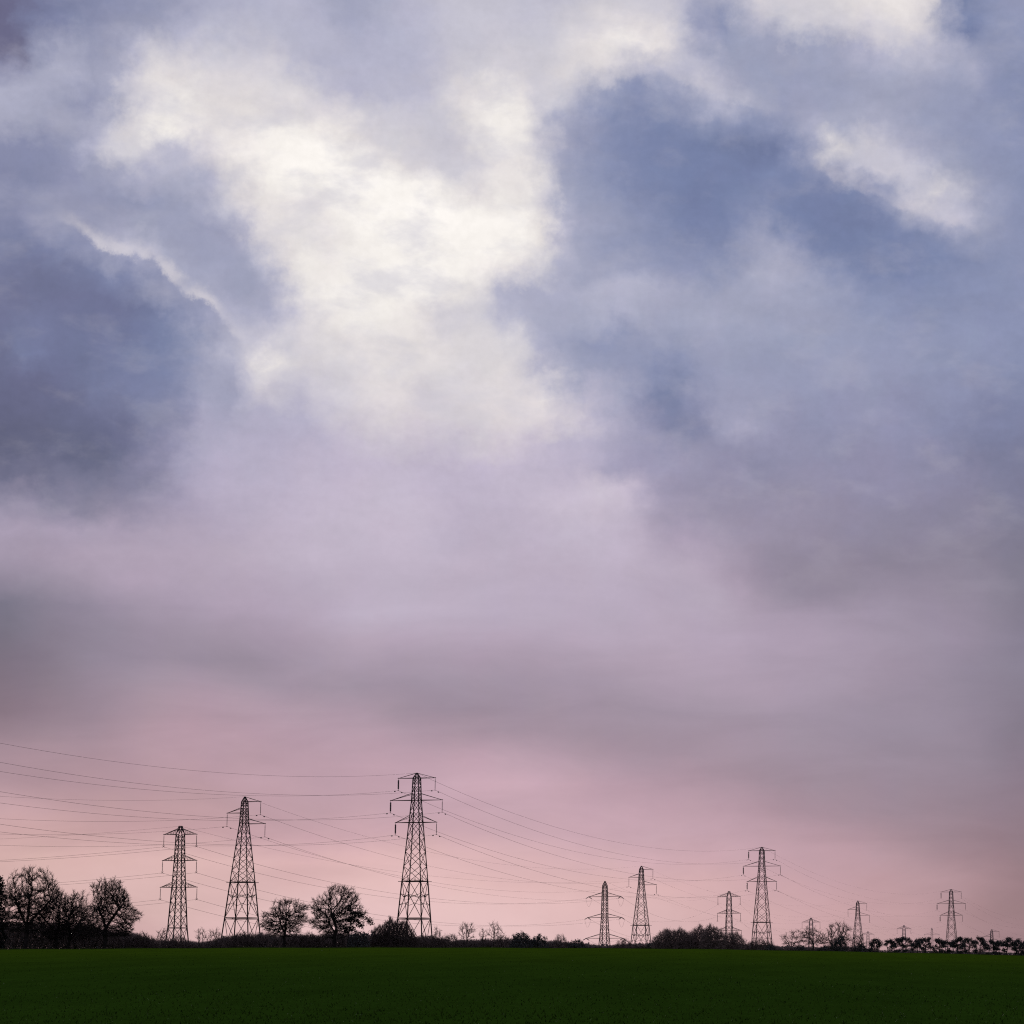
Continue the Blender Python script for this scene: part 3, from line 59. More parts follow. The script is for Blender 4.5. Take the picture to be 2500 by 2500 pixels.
VEG = [
 ('ever', 'ivy_clad_tree', 'black ivy clad tree cut by the left edge of the view', None, -144.7, -140.01, 16.84, -142.13, 534.9, {'tall': 1}),
 ('tree', 'bare_tree', 'tallest bare tree with several forked limbs beside the ivy clad tree', None, -141.11, -131.34, 18.11, -136.3, 532.3, {'base': 0.3, 'forks': 2, 'dens': 1.3}),
 ('tree', 'bare_tree', 'small bare tree with a slanting trunk between the forked tree and the round tree', None, -135.62, -129.97, 14.56, -132.57, 540.3, {'base': 0.24, 'forks': 2, 'dens': 1.5}),
 ('tree', 'bare_tree', 'leaning bare tree almost touching the left side of the round crowned tree', None, -131.15, -125.38, 13.89, -129.78, 537.6, {'base': 0.24, 'forks': 2, 'dens': 1.5, 'slant': 0.35}),
 ('tree', 'bare_tree', 'round crowned bare tree with a single straight trunk left of the pylons', None, -125.29, -116.32, 16.17, -121.1, 529.6, {'base': 0.3, 'forks': 2, 'dens': 1.5, 'dome': 1}),
 ('shrub', 'thorn_shrub', 'pale shrub mound sloping down beside the round crowned tree', None, -120.8, -114.05, 6.71, -118.12, 543.0, {'dens': 1.0}),
 ('shrub', 'bare_shrub', 'dark scrub growing round the feet of the shorter left pylon', None, -115.75, -109.36, 6.32, -112.48, 551.1, {'dens': 0.5}),
 ('sap', 'bare_sapling', 'bare sapling with rounded head just left of the shorter left pylon feet', None, -115.23, -112.77, 7.49, -114.0, 545.7, {}),
 ('sap', 'bare_sapling', 'thin bare sapling in the gap between the two left pylons', None, -107.46, -105.0, 7.31, -106.23, 543.0, {}),
 ('sap', 'bare_sapling', 'bare sapling close to the left foot of the one sided pylon', None, -105.41, -102.65, 7.25, -104.03, 544.4, {}),
 ('shrub', 'thorn_shrub', 'tangled thorn shrub between the one sided pylon and the spreading tree', None, -102.01, -94.34, 6.86, -97.79, 543.0, {'dens': 1.1}),
 ('tree', 'bare_tree', 'small spreading bare tree right of the one sided pylon', None, -93.32, -85.31, 12.4, -89.16, 534.9, {'base': 0.34, 'forks': 2, 'dens': 1.05}),
 ('tree', 'bare_tree', 'tall open bare tree with twin trunks left of the tallest pylon', None, -83.53, -74.95, 14.97, -79.47, 532.3, {'base': 0.22, 'forks': 2, 'dens': 1.05}),
 ('ever', 'pine_tree', 'dark evergreen leaning out from the right side of the twin trunk tree', None, -78.55, -73.55, 11.6, -77.8, 536.3, {'lean': 1}),
 ('bush', 'evergreen_bush', 'dark evergreen bush at the foot of the leaning evergreen', None, -76.97, -72.63, 7.18, -74.8, 529.6, {}),
 ('shrub', 'thorn_shrub', 'wide thorn shrub under the spreading tree and twin trunk tree', None, -90.12, -82.45, 6.71, -86.67, 543.0, {'dens': 1.0}),
 ('shrub', 'thorn_shrub', 'tall rounded thorn thicket around the feet of the tallest pylon', None, -73.08, -64.43, 9.36, -69.17, 532.3, {'dens': 2.4}),
 ('shrub', 'bare_shrub', 'low shrubs right of the tallest pylon feet', None, -66.34, -60.59, 6.4, -63.66, 543.0, {'dens': 0.8}),
 ('shrub', 'bare_shrub', 'low shrubs just left of the pair of forked saplings', None, -61.74, -57.52, 6.55, -59.6, 543.0, {'dens': 0.8}),
 ('sap', 'bare_sapling', 'taller forked sapling standing right of the tallest pylon', None, -57.35, -53.72, 8.35, -55.54, 534.9, {}),
 ('shrub', 'bare_shrub', 'spiky shrub clump between the last forked sapling and the large domed bush', None, -51.13, -47.7, 6.38, -49.38, 540.3, {'dens': 0.9}),
 ('sap', 'bare_sapling', 'single thin sapling a little right of the tallest pylon', None, -62.81, -60.52, 7.29, -61.74, 540.3, {}),
 ('sap', 'bare_sapling', 'slim sapling between the two forked saplings', None, -54.11, -52.28, 7.44, -53.19, 540.3, {}),
 ('sap', 'bare_sapling', 'wide forked sapling beside the domed bush', None, -51.91, -49.19, 8.35, -50.55, 534.9, {}),
 ('bush', 'domed_bush', 'large domed bush at the middle of the hedge', None, -47.35, -43.01, 6.88, -45.25, 529.6, {}),
 ('bush', 'domed_bush', 'smaller domed bush on the right of the large domed bush', None, -43.98, -40.22, 6.31, -42.18, 532.3, {}),
 ('shrub', 'bare_shrub', 'wispy shrub left of the strain pylon with jumper loops', None, -39.87, -36.98, 6.28, -38.35, 537.6, {'dens': 0.8}),
 ('bush', 'low_bush', 'low dark bush closest to the strain pylon on its left', None, -37.1, -33.47, 5.29, -35.29, 534.9, {}),
 ('shrub', 'bare_shrub', 'low shrub between the strain pylon and the one sided pylon behind it', None, -28.76, -25.31, 5.34, -27.07, 543.0, {'dens': 0.8}),
 ('bush', 'low_bush', 'low dark bush at the right foot of the middle one sided pylon', None, -22.9, -20.61, 4.57, -21.75, 540.3, {}),
 ('shrub', 'bare_thicket', 'broad rounded thicket left of the half hidden pylon', None, -21.28, -12.86, 7.35, -17.29, 532.3, {'dens': 2.6, 'fan': 1}),
 ('shrub', 'bare_thicket', 'narrow thicket in the middle of the rounded thickets', None, -15.34, -10.05, 7.83, -12.85, 534.9, {'dens': 2.0, 'fan': 1}),
 ('shrub', 'bare_thicket', 'tallest thicket hiding the feet of the half hidden pylon', None, -12.49, -7.7, 8.14, -10.25, 529.6, {'dens': 2.6, 'fan': 1}),
 ('shrub', 'bare_thicket', 'sloping thicket right of the half hidden pylon', None, -8.69, -4.53, 6.93, -6.8, 534.9, {'dens': 2.2, 'fan': 1}),
 ('shrub', 'bare_shrub', 'low scrub around the feet of the second double circuit pylon', None, -5.11, 1.53, 5.47, -1.91, 540.3, {'dens': 1.0}),
 ('bush', 'low_bush', 'small dark bush at the right foot of the second double circuit pylon', None, -0.52, 1.42, 4.29, 0.52, 529.6, {}),
 ('tree', 'bare_tree', 'small misty bare tree right of the second double circuit pylon', None, 2.71, 6.58, 6.6, 4.42, 548.4, {'base': 0.2, 'forks': 2, 'dens': 0.5}),
 ('tree', 'bare_tree', 'bare tree with a bent forked trunk in front of a small distant pylon', None, 5.85, 10.4, 7.63, 8.28, 537.6, {'base': 0.3, 'forks': 2, 'dens': 0.5}),
 ('bush', 'low_bush', 'dark low bush left of the bent forked tree', None, 4.71, 7.11, 4.14, 5.91, 529.6, {}),
 ('tree', 'bare_tree', 'pale bare tree with wide crown behind a dark evergreen bush', None, 9.95, 15.72, 8.31, 12.15, 537.6, {'base': 0.15, 'forks': 3, 'dens': 0.8}),
 ('bush', 'evergreen_bush', 'dark evergreen bush in front of the pale wide crowned tree', None, 11.29, 14.74, 6.14, 12.94, 529.6, {}),
 ('tree', 'bare_tree', 'pale bare tree at the foot of the third one sided pylon', None, 15.38, 17.98, 6.24, 16.6, 541.7, {'base': 0.15, 'forks': 2, 'dens': 0.6}),
 ('bush', 'low_bush', 'dark bush between the pale bare tree and the row of flat topped trees', None, 15.71, 18.27, 4.67, 16.92, 532.3, {}),
 ('bush', 'low_bush', 'low dark bush below the pale wide crowned tree on its left', None, 9.1, 11.65, 4.08, 10.3, 532.3, {}),
 ('flat', 'hedgerow_tree', 'first flat topped tree of the row from the left', 'flat topped trees in a row on the right', 17.97, 20.4, 5.34, 19.08, 521.5, {}),
 ('flat', 'hedgerow_tree', 'low slanting tree against the left side of the dome shaped tree', 'flat topped trees in a row on the right', 21.0, 23.4, 5.18, 22.12, 530.9, {}),
 ('flat', 'hedgerow_tree', 'dome shaped tree with an open bowl of limbs in the row', 'flat topped trees in a row on the right', 22.49, 26.35, 5.81, 24.57, 525.5, {}),
 ('flat', 'hedgerow_tree', 'slim low tree between the dome shaped tree and the pointed tree', 'flat topped trees in a row on the right', 26.37, 28.41, 5.21, 27.58, 534.9, {}),
 ('flat', 'hedgerow_tree', 'pointed taller tree left of the last tall pylon', 'flat topped trees in a row on the right', 27.23, 29.77, 5.99, 28.65, 529.6, {}),
 ('flat', 'hedgerow_tree', 'small flat topped tree touching the left foot of the last tall pylon', 'flat topped trees in a row on the right', 29.69, 31.91, 5.29, 30.95, 524.2, {}),
 ('flat', 'hedgerow_tree', 'small flat topped tree between the feet of the last tall pylon', 'flat topped trees in a row on the right', 31.81, 34.37, 5.2, 32.94, 533.6, {}),
 ('flat', 'hedgerow_tree', 'tall narrow tree touching the right foot of the last tall pylon', 'flat topped trees in a row on the right', 33.43, 35.74, 5.83, 34.54, 528.2, {}),
 ('flat', 'hedgerow_tree', 'flat topped tree second on the right of the last tall pylon', 'flat topped trees in a row on the right', 34.78, 37.52, 5.5, 36.26, 522.8, {}),
 ('flat', 'hedgerow_tree', 'broad flat topped tree left of the tiny one sided pylon', 'flat topped trees in a row on the right', 37.44, 40.15, 5.71, 38.87, 532.3, {}),
 ('flat', 'hedgerow_tree', 'low flat topped tree hiding the foot of the tiny one sided pylon', 'flat topped trees in a row on the right', 39.15, 42.12, 4.94, 40.86, 526.9, {}),
 ('flat', 'hedgerow_tree', 'widest flat topped tree near the right edge of the view', 'flat topped trees in a row on the right', 40.96, 44.57, 5.78, 42.8, 521.5, {}),
 ('flat', 'hedgerow_tree', 'narrow flat topped tree next to last at the right edge', 'flat topped trees in a row on the right', 44.69, 46.79, 5.18, 45.82, 530.9, {}),
 ('flat', 'hedgerow_tree', 'flat topped tree cut by the right edge of the view', 'flat topped trees in a row on the right', 45.58, 48.47, 5.22, 46.99, 525.5, {}),
]
HEDGES = [
 ('dark undergrowth below the left group of bare trees', 547.0, [(-149.71, 8.43), (-140.41, 8.12), (-135.0, 8.27), (-127.24, 7.51), (-121.8, 6.74), (-118.29, 5.98), (-114.77, 4.75)]),
 ('low pale hedge behind the two left pylons', 553.8, [(-117.76, 5.1), (-113.06, 4.95), (-107.59, 5.1), (-102.91, 5.88), (-96.66, 6.19)]),
 ('dark hedge below the spreading tree and the twin trunk tree', 551.1, [(-96.98, 6.47), (-91.51, 5.86), (-86.85, 6.47), (-82.19, 6.78), (-79.06, 6.16), (-74.37, 5.7)]),
 ('hedge running from the tallest pylon to the forked saplings', 551.1, [(-75.94, 5.86), (-68.14, 5.7), (-61.91, 5.39), (-56.45, 5.24), (-49.44, 5.09)]),
 ('hedge around the domed bushes', 548.4, [(-49.59, 5.07), (-44.56, 5.15), (-40.68, 4.92), (-36.8, 4.69), (-34.01, 4.3)]),
 ('very low hedge beside the strain pylon', 548.4, [(-34.47, 4.3), (-30.6, 4.07), (-26.73, 4.38), (-21.3, 4.38)]),
 ('hedge under the rounded thickets', 545.7, [(-21.97, 4.44), (-15.03, 4.67), (-7.32, 4.67), (-3.47, 4.44), (1.93, 3.91)]),
 ('thin hedge bottom below the misty bare trees', 543.0, [(1.53, 3.75), (6.52, 3.67), (11.89, 3.82), (17.26, 3.59), (19.17, 3.22)]),
 ('broken undergrowth below the row of flat topped trees', 540.3, [(18.7, 3.21), (23.27, 3.21), (29.38, 3.06), (35.48, 2.98), (41.58, 2.76), (49.21, 2.53)]),
]
WOODS = [(2016.1, [(-294.87, 15.21), (-283.61, 21.42), (-275.07, 21.98), (-260.78, 20.29), (-237.92, 16.9), (-206.55, 15.21), (-163.79, 13.52), (-129.6, 12.68), (-112.51, 12.4), (-95.42, 12.11), (-72.64, 12.96), (-21.36, 11.55), (1.42, 11.83), (24.21, 10.99), (38.44, 9.02)])]

sc = bpy.context.scene
col = sc.collection
R = math.radians

# ------------------------------------------------------------------ helpers
def lin(c):
    return tuple((x/255/12.92 if x/255 <= .04045 else ((x/255 + .055)/1.055) ** 2.4) for x in c)

def mesh_obj(name, verts, faces, mat, parent=None, smooth=False):
    """faces: list of int arrays (n, k), one per polygon size"""
    me = bpy.data.meshes.new(name)
    v = np.asarray(verts, dtype=np.float32)
    me.vertices.add(len(v)); me.vertices.foreach_set('co', v.ravel())
    tot, loops = [], []
    for f in faces:
        f = np.asarray(f, dtype=np.int32)
        if not len(f): continue
        tot.append(np.full(len(f), f.shape[1], dtype=np.int32)); loops.append(f.ravel())
    tot = np.concatenate(tot); loops = np.concatenate(loops)
    me.loops.add(len(loops)); me.loops.foreach_set('vertex_index', loops)
    me.polygons.add(len(tot))
    start = np.concatenate([[0], np.cumsum(tot)[:-1]]).astype(np.int32)
    me.polygons.foreach_set('loop_start', start); me.polygons.foreach_set('loop_total', tot)
    me.update(calc_edges=True)
    if smooth: me.polygons.foreach_set('use_smooth', np.ones(len(tot), dtype=bool))
    me.materials.append(mat)
    o = bpy.data.objects.new(name, me); col.objects.link(o)
    if parent: o.parent = parent
    return o

def empty(name, loc, rz=0):
    o = bpy.data.objects.new(name, None); col.objects.link(o)
    o.location = loc; o.rotation_euler = (0, 0, rz); o.empty_display_size = 1
    return o

def tag(o, label=None, cat=None, group=None, kind=None):
    if label: o['label'] = label
    if cat: o['category'] = cat
    if group: o['group'] = group
    if kind: o['kind'] = kind
    return o

class Bars:
    """collects straight members; prisms with n sides, open or capped"""
    def __init__(s): s.a = []; s.b = []; s.ra = []; s.rb = []
    def add(s, p, q, w, w2=None):
        s.a.append(p); s.b.append(q); s.ra.append(w/2); s.rb.append((w if w2 is None else w2)/2)
    def build(s, name, mat, parent=None, n=4):
        v, f = prisms(np.array(s.a, float), np.array(s.b, float), np.array(s.ra), np.array(s.rb), n, True)
        return mesh_obj(name, v, f, mat, parent)

def prisms(p0, p1, r0, r1, n=3, caps=False, base=0):
    d = p1 - p0
    L = np.linalg.norm(d, axis=1, keepdims=True); d = d / np.maximum(L, 1e-9)
    ref = np.where(np.abs(d[:, 2:3]) > .9, np.array([[1., 0, 0]]), np.array([[0, 0, 1.]]))
    u = np.cross(d, ref); u /= np.maximum(np.linalg.norm(u, axis=1, keepdims=True), 1e-9)
    w = np.cross(d, u)
    m = len(p0); V = np.zeros((m, 2*n, 3))
    for k in range(n):
        a = 2*math.pi*(k + .5)/n
        o = u*math.cos(a) + w*math.sin(a)
        s2 = math.sqrt(2) if n == 4 else 1
        V[:, k] = p0 + o*r0[:, None]*s2; V[:, n+k] = p1 + o*r1[:, None]*s2
    idx = (np.arange(m)*2*n)[:, None] + base
    F = [idx + np.array([k, (k+1) % n, n + (k+1) % n, n + k]) for k in range(n)]
    faces = [np.concatenate(F)]
    if caps:
        faces.append(np.concatenate([idx + np.arange(n)[::-1], idx + n + np.arange(n)]))
    return V.reshape(-1, 3), faces

def cards(pos, size, rng, base=0, tri=False):
    m = len(pos)
    a = rng.normal(size=(m, 3)); a /= np.linalg.norm(a, axis=1, keepdims=True)
    b = rng.normal(size=(m, 3)); b -= a*np.sum(a*b, axis=1, keepdims=True); b /= np.linalg.norm(b, axis=1, keepdims=True)
    s = size[:, None]
    k = 3 if tri else 4
    V = np.zeros((m, k, 3))
    if tri:
        V[:, 0] = pos - a*s*.6; V[:, 1] = pos + a*s*.6 + b*s*.1; V[:, 2] = pos + b*s*.8
    else:
        V[:, 0] = pos - a*s; V[:, 1] = pos - b*s*.55; V[:, 2] = pos + a*s; V[:, 3] = pos + b*s*.55
    return V.reshape(-1, 3), [(np.arange(m)*k)[:, None] + np.arange(k) + base]

# ------------------------------------------------------------------ materials
def mat_plain(name, c, rough=.8, metal=0, var=.35, scale=3.0, spec=.2):
    m = bpy.data.materials.new(name); m.use_nodes = True
    nt = m.node_tree; b = nt.nodes['Principled BSDF']
    tc = nt.nodes.new('ShaderNodeTexCoord'); nz = nt.nodes.new('ShaderNodeTexNoise')
    nz.inputs['Scale'].default_value = scale; nz.inputs['Detail'].default_value = 4
    rp = nt.nodes.new('ShaderNodeValToRGB')
    rp.color_ramp.elements[0].position = .3; rp.color_ramp.elements[1].position = .7
    rp.color_ramp.elements[0].color = tuple(x*(1-var) for x in c) + (1,)
    rp.color_ramp.elements[1].color = tuple(min(1, x*(1+var)) for x in c) + (1,)
    nt.links.new(tc.outputs['Object'], nz.inputs['Vector']); nt.links.new(nz.outputs['Fac'], rp.inputs['Fac'])
    nt.links.new(rp.outputs['Color'], b.inputs['Base Color'])
    b.inputs['Roughness'].default_value = rough; b.inputs['Metallic'].default_value = metal
    b.inputs['Specular IOR Level'].default_value = spec
    return m

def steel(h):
    c = np.array([.014, .009, .012])*(1-h) + np.array([.46, .32, .34])*h  # haze over distant pylons painted as a paler, pinker base colour
    return mat_plain('hazed_steel_%d' % int(h*100), tuple(c), .75, 0, .3, .6)
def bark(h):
    c = np.array([.020, .016, .017])*(1-h) + np.array([.26, .19, .18])*h  # h mixes distance haze into the bark colour
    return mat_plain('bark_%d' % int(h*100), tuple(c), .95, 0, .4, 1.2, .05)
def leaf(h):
    c = np.array([.010, .013, .013])*(1-h) + np.array([.12, .12, .12])*h  # paler with h: haze put into the leaf colour
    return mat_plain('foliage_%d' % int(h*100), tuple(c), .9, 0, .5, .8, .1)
_mats = {}
def M(f, h):
    k = (f.__name__, round(h, 2))
    if k not in _mats: _mats[k] = f(h)
    return _mats[k]
GLASS = mat_plain('insulator_glaze', (.016, .012, .022), .45, 0, .2, 5, .4)
WIRE = mat_plain('aluminium_conductor', (.05, .035, .045), .6, 0, .1, 1, .2)
WIRE_FAR = mat_plain('aluminium_conductor_far', (.14, .09, .11), .6, 0, .1, 1, .2)

# ------------------------------------------------------------------ terrain
CX = np.array([c[0] for c in CREST]); CZ = np.array([c[1] for c in CREST])
_t = np.linspace(CX[0], CX[-1], 400); _z = np.interp(_t, CX, CZ)
_k = np.exp(-np.linspace(-2, 2, 41)**2); _k /= _k.sum()
_z = np.convolve(np.pad(_z, 20, mode='edge'), _k, mode='valid')
def ground(x, y):
    x = np.asarray(x, float); y = np.asarray(y, float)
    xr = x*CREST_Y/np.maximum(y, 40)
    zc = np.interp(xr, _t, _z)
    near = zc*np.clip(y/CREST_Y, 0, 1)
    d = np.maximum(y - CREST_Y, 0)
    drop = .0156*d*d/(d + 25)
    far = np.interp(y, [0, 1900, 2400, 3600, 20000], [-99, -99, -18, -12, -12])
    z = np.maximum(near - drop, np.where(y > 1900, far, -99))
    bump = .05*np.sin(x*.11 + .7)*np.sin(y*.031) + .03*np.sin(x*.31 + y*.07)
    return z + bump*np.clip(y/100, 0, 1)

def build_ground():
    ys = np.concatenate([np.linspace(-80, 40, 7), np.linspace(52, 430, 64), np.linspace(434, 570, 60), np.linspace(585, 1900, 40), np.geomspace(2000, 16000, 14)])
    us = np.linspace(-1, 1, 221)
    Y, U = np.meshgrid(ys, us, indexing='ij')
    X = U*(160 + np.maximum(Y, 0)*.75)
    V = np.stack([X, Y, ground(X, Y)], -1).reshape(-1, 3)
    n, m = len(ys), len(us)
    i = (np.arange(n-1)[:, None]*m + np.arange(m-1)[None]).ravel()
    F = np.stack([i, i+1, i+m+1, i+m], -1)
    m_ = bpy.data.materials.new('winter_crop'); m_.use_nodes = True
    nt = m_.node_tree; b = nt.nodes['Principled BSDF']; N = nt.nodes.new; L = nt.links.new
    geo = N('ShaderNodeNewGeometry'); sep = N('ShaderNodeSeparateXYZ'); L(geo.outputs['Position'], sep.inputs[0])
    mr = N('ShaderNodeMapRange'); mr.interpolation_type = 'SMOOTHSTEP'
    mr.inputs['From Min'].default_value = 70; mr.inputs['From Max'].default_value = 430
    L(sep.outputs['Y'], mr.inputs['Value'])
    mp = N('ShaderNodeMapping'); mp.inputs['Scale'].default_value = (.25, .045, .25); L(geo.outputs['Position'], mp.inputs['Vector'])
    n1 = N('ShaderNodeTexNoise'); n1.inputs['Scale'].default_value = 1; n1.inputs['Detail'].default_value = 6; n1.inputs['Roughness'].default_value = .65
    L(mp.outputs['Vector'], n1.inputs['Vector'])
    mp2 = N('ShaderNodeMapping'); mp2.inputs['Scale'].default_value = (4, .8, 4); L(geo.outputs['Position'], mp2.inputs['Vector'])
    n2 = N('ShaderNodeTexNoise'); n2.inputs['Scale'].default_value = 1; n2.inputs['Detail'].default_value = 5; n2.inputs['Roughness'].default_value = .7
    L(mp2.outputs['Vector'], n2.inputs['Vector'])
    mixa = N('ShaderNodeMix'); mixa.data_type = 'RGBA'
    mixa.inputs['A'].default_value = GRASS_NEAR + (1,); mixa.inputs['B'].default_value = GRASS_FAR + (1,)  # far crop painted brighter and yellower, imitating sheen at grazing view
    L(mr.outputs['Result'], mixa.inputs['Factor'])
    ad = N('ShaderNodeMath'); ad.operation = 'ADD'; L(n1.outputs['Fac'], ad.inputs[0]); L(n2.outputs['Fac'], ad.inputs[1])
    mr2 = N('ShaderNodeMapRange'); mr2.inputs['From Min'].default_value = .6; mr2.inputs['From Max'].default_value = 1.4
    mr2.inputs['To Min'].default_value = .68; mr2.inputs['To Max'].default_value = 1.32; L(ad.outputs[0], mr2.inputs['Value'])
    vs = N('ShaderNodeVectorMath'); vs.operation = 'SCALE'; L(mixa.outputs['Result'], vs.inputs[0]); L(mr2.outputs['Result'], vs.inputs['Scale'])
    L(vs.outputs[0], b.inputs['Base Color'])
    bp = N('ShaderNodeBump'); bp.inputs['Strength'].default_value = .5; bp.inputs['Distance'].default_value = .15
    L(n2.outputs['Fac'], bp.inputs['Height']); L(bp.outputs['Normal'], b.inputs['Normal'])
    b.inputs['Roughness'].default_value = 1; b.inputs['Specular IOR Level'].default_value = 0
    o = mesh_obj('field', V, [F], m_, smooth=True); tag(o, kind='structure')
    # the short crop itself
    rng = np.random.default_rng(5)
    k = 26000
    y = 1/rng.uniform(1/545, 1/48, k); x = rng.uniform(-.31, .13, k)*y
    z = ground(x, y)
    a = rng.uniform(0, 2*np.pi, k); h = rng.uniform(.02, .08, k); w = rng.uniform(.012, .03, k)*(1 + y/300)
    dx, dy = np.cos(a)*w, np.sin(a)*w
    T = np.zeros((k, 3, 3))
    T[:, 0] = np.stack([x-dx, y-dy, z-.03], -1); T[:, 1] = np.stack([x+dx, y+dy, z-.03], -1)
    T[:, 2] = np.stack([x+rng.normal(0, .04, k), y+rng.normal(0, .04, k), z+h], -1)
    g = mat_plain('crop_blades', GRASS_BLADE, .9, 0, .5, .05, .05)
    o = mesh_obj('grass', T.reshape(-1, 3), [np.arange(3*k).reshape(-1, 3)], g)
    tag(o, 'short dark green crop covering the whole field', 'grass', kind='stuff')

def build_verge():
    # rough uncut grass where the crop meets the hedge
    rng = np.random.default_rng(9); k = 16000
    x = rng.uniform(-150, 60, k); y = CREST_Y + 2 + rng.uniform(0, 5, k)
    cl = .35 + .65*np.abs(np.sin(x*.35)*np.sin(x*.13 + 1) + .5*np.sin(x*1.1))
    h = rng.uniform(.08, .34, k)*cl; z = ground(x, y); w = rng.uniform(.02, .05, k); a = rng.uniform(0, 6.28, k)
    T = np.zeros((k, 3, 3))
    T[:, 0] = np.stack([x - np.cos(a)*w, y - np.sin(a)*w, z - .05], -1); T[:, 1] = np.stack([x + np.cos(a)*w, y + np.sin(a)*w, z - .05], -1)
    T[:, 2] = np.stack([x + rng.normal(0, .09, k), y + rng.normal(0, .05, k), z + h], -1)
    o = mesh_obj('verge_grass', T.reshape(-1, 3), [np.arange(3*k).reshape(-1, 3)], mat_plain('dull_grass', (.045, .052, .018), .9, 0, .4, .3, .05))
    tag(o, 'rough uncut grass along the foot of the hedges', 'grass', kind='stuff')

# ------------------------------------------------------------------ pylons
def hwf(prof):
    zs = np.array([p[0] for p in prof]); hs = np.array([p[1] for p in prof])
    o = np.argsort(zs); zs, hs = zs[o], hs[o]
    def f(z):
        if z < zs[0]:   # legs keep the taper of the lowest stretch
            return float(hs[0] + (zs[0]-z)*(hs[0]-hs[1])/(zs[1]-zs[0]))
        return float(np.interp(z, zs, hs))
    return f

SG = [(-1, -1), (1, -1), (1, 1), (-1, 1)]
def panel(b, A, B, C, D, w, red=False):
    """A,B top corners; C,D bottom corners (C under A)"""
    b.add(A, D, w); b.add(B, C, w)
    if red:
        lp = lambda p, q, t: tuple(np.array(p)*(1-t) + np.array(q)*t)
        w2 = w*.75
        b.add(lp(A, C, .34), lp(A, D, .43), w2); b.add(lp(B, D, .34), lp(B, C, .43), w2)
        b.add(lp(A, C, .66), lp(B, C, .58), w2); b.add(lp(B, D, .66), lp(A, D, .58), w2)
        b.add(lp(A, C, .34), lp(B, C, .45), w2*.8); b.add(lp(B, D, .34), lp(A, D, .45), w2*.8)

def string(name, p, q, r, n, parent, mat=None):
    """an insulator string as a ribbed spindle from p to q"""
    p = np.array(p, float); q = np.array(q, float); d = q-p; L = np.linalg.norm(d); d /= L
    ref = np.array([1., 0, 0]) if abs(d[2]) > .8 else np.array([0, 0, 1.])
    u = np.cross(d, ref); u /= np.linalg.norm(u); w = np.cross(d, u)
    prof = [(0, .05), (.10, .05)]
    for k in range(n):
        t = .12 + .76*k/n
        prof += [(t, r*.55), (t+.38/n, r), (t+.6/n, r*.9), (t+.7/n, r*.5)]
    prof += [(.9, .05), (1, .05)]
    S = 8; V = []; F = []
    for t, rr in prof:
        for k in range(S):
            a = 2*math.pi*k/S
            V.append(p + d*L*t + (u*math.cos(a) + w*math.sin(a))*rr)
    for i in range(len(prof)-1):
        for k in range(S):
            F.append((i*S+k, i*S+(k+1) % S, (i+1)*S+(k+1) % S, (i+1)*S+k))
    return mesh_obj(name, V, [np.array(F)], mat or GLASS, parent)

KINDS = {
 # depth below the apex: arms (side, depth of lower chord, depth of upper chord at the body, half length), body profile
 'double': dict(arms=[(-1, 1.5, .05, 5.7), (1, 1.5, .05, 5.7), (-1, 7.9, 5.9, 8.0), (1, 7.9, 5.9, 8.0), (-1, 14.3, 12.3, 6.35), (1, 14.3, 12.3, 6.35)],
    prof=[(0, .08), (1.5, .86), (7.9, 1.1), (14.3, 1.56), (31.1, 2.85), (41.7, 3.6), (48, 4.05)], f1=31.1, f2=41.7, ins=3.4, thick=-1),
 'single': dict(arms=[(1, 1.5, .05, 5.2), (-1, 4.85, 3.3, 5.6), (1, 8.1, 6.5, 6.8)],
    prof=[(0, .08), (1.5, .72), (8.1, 1.05), (25.3, 2.75), (35.9, 3.7), (44, 4.5)], f1=25.3, f2=35.9, ins=3.8, thick=0),
 'equal': dict(arms=[(-1, 2.45, .7, 5.3), (1, 2.45, .7, 5.3), (-1, 10.2, 8.6, 5.5), (1, 10.2, 8.6, 5.5), (-1, 18.1, 16.6, 5.9), (1, 18.1, 16.6, 5.9)],
    prof=[(0, .38), (2.45, .95), (10.2, 1.17), (18.1, 1.5), (30, 2.1), (37, 2.75)], f1=30, f2=None, ins=3.5, thick=0),
 'tension': dict(arms=[(-1, 6.05, 4.4, 6.7), (1, 6.05, 4.4, 6.7), (-1, 14.1, 12.6, 7.1), (1, 14.1, 12.6, 7.1), (-1, 22.1, 20.4, 7.7), (1, 22.1, 20.4, 7.7)],
    prof=[(0, .06), (1.7, .72), (6.05, .9), (14.1, 1.03), (22.1, 1.45), (34, 2.5)], f1=None, f2=None, ins=3.2, thick=0),
}
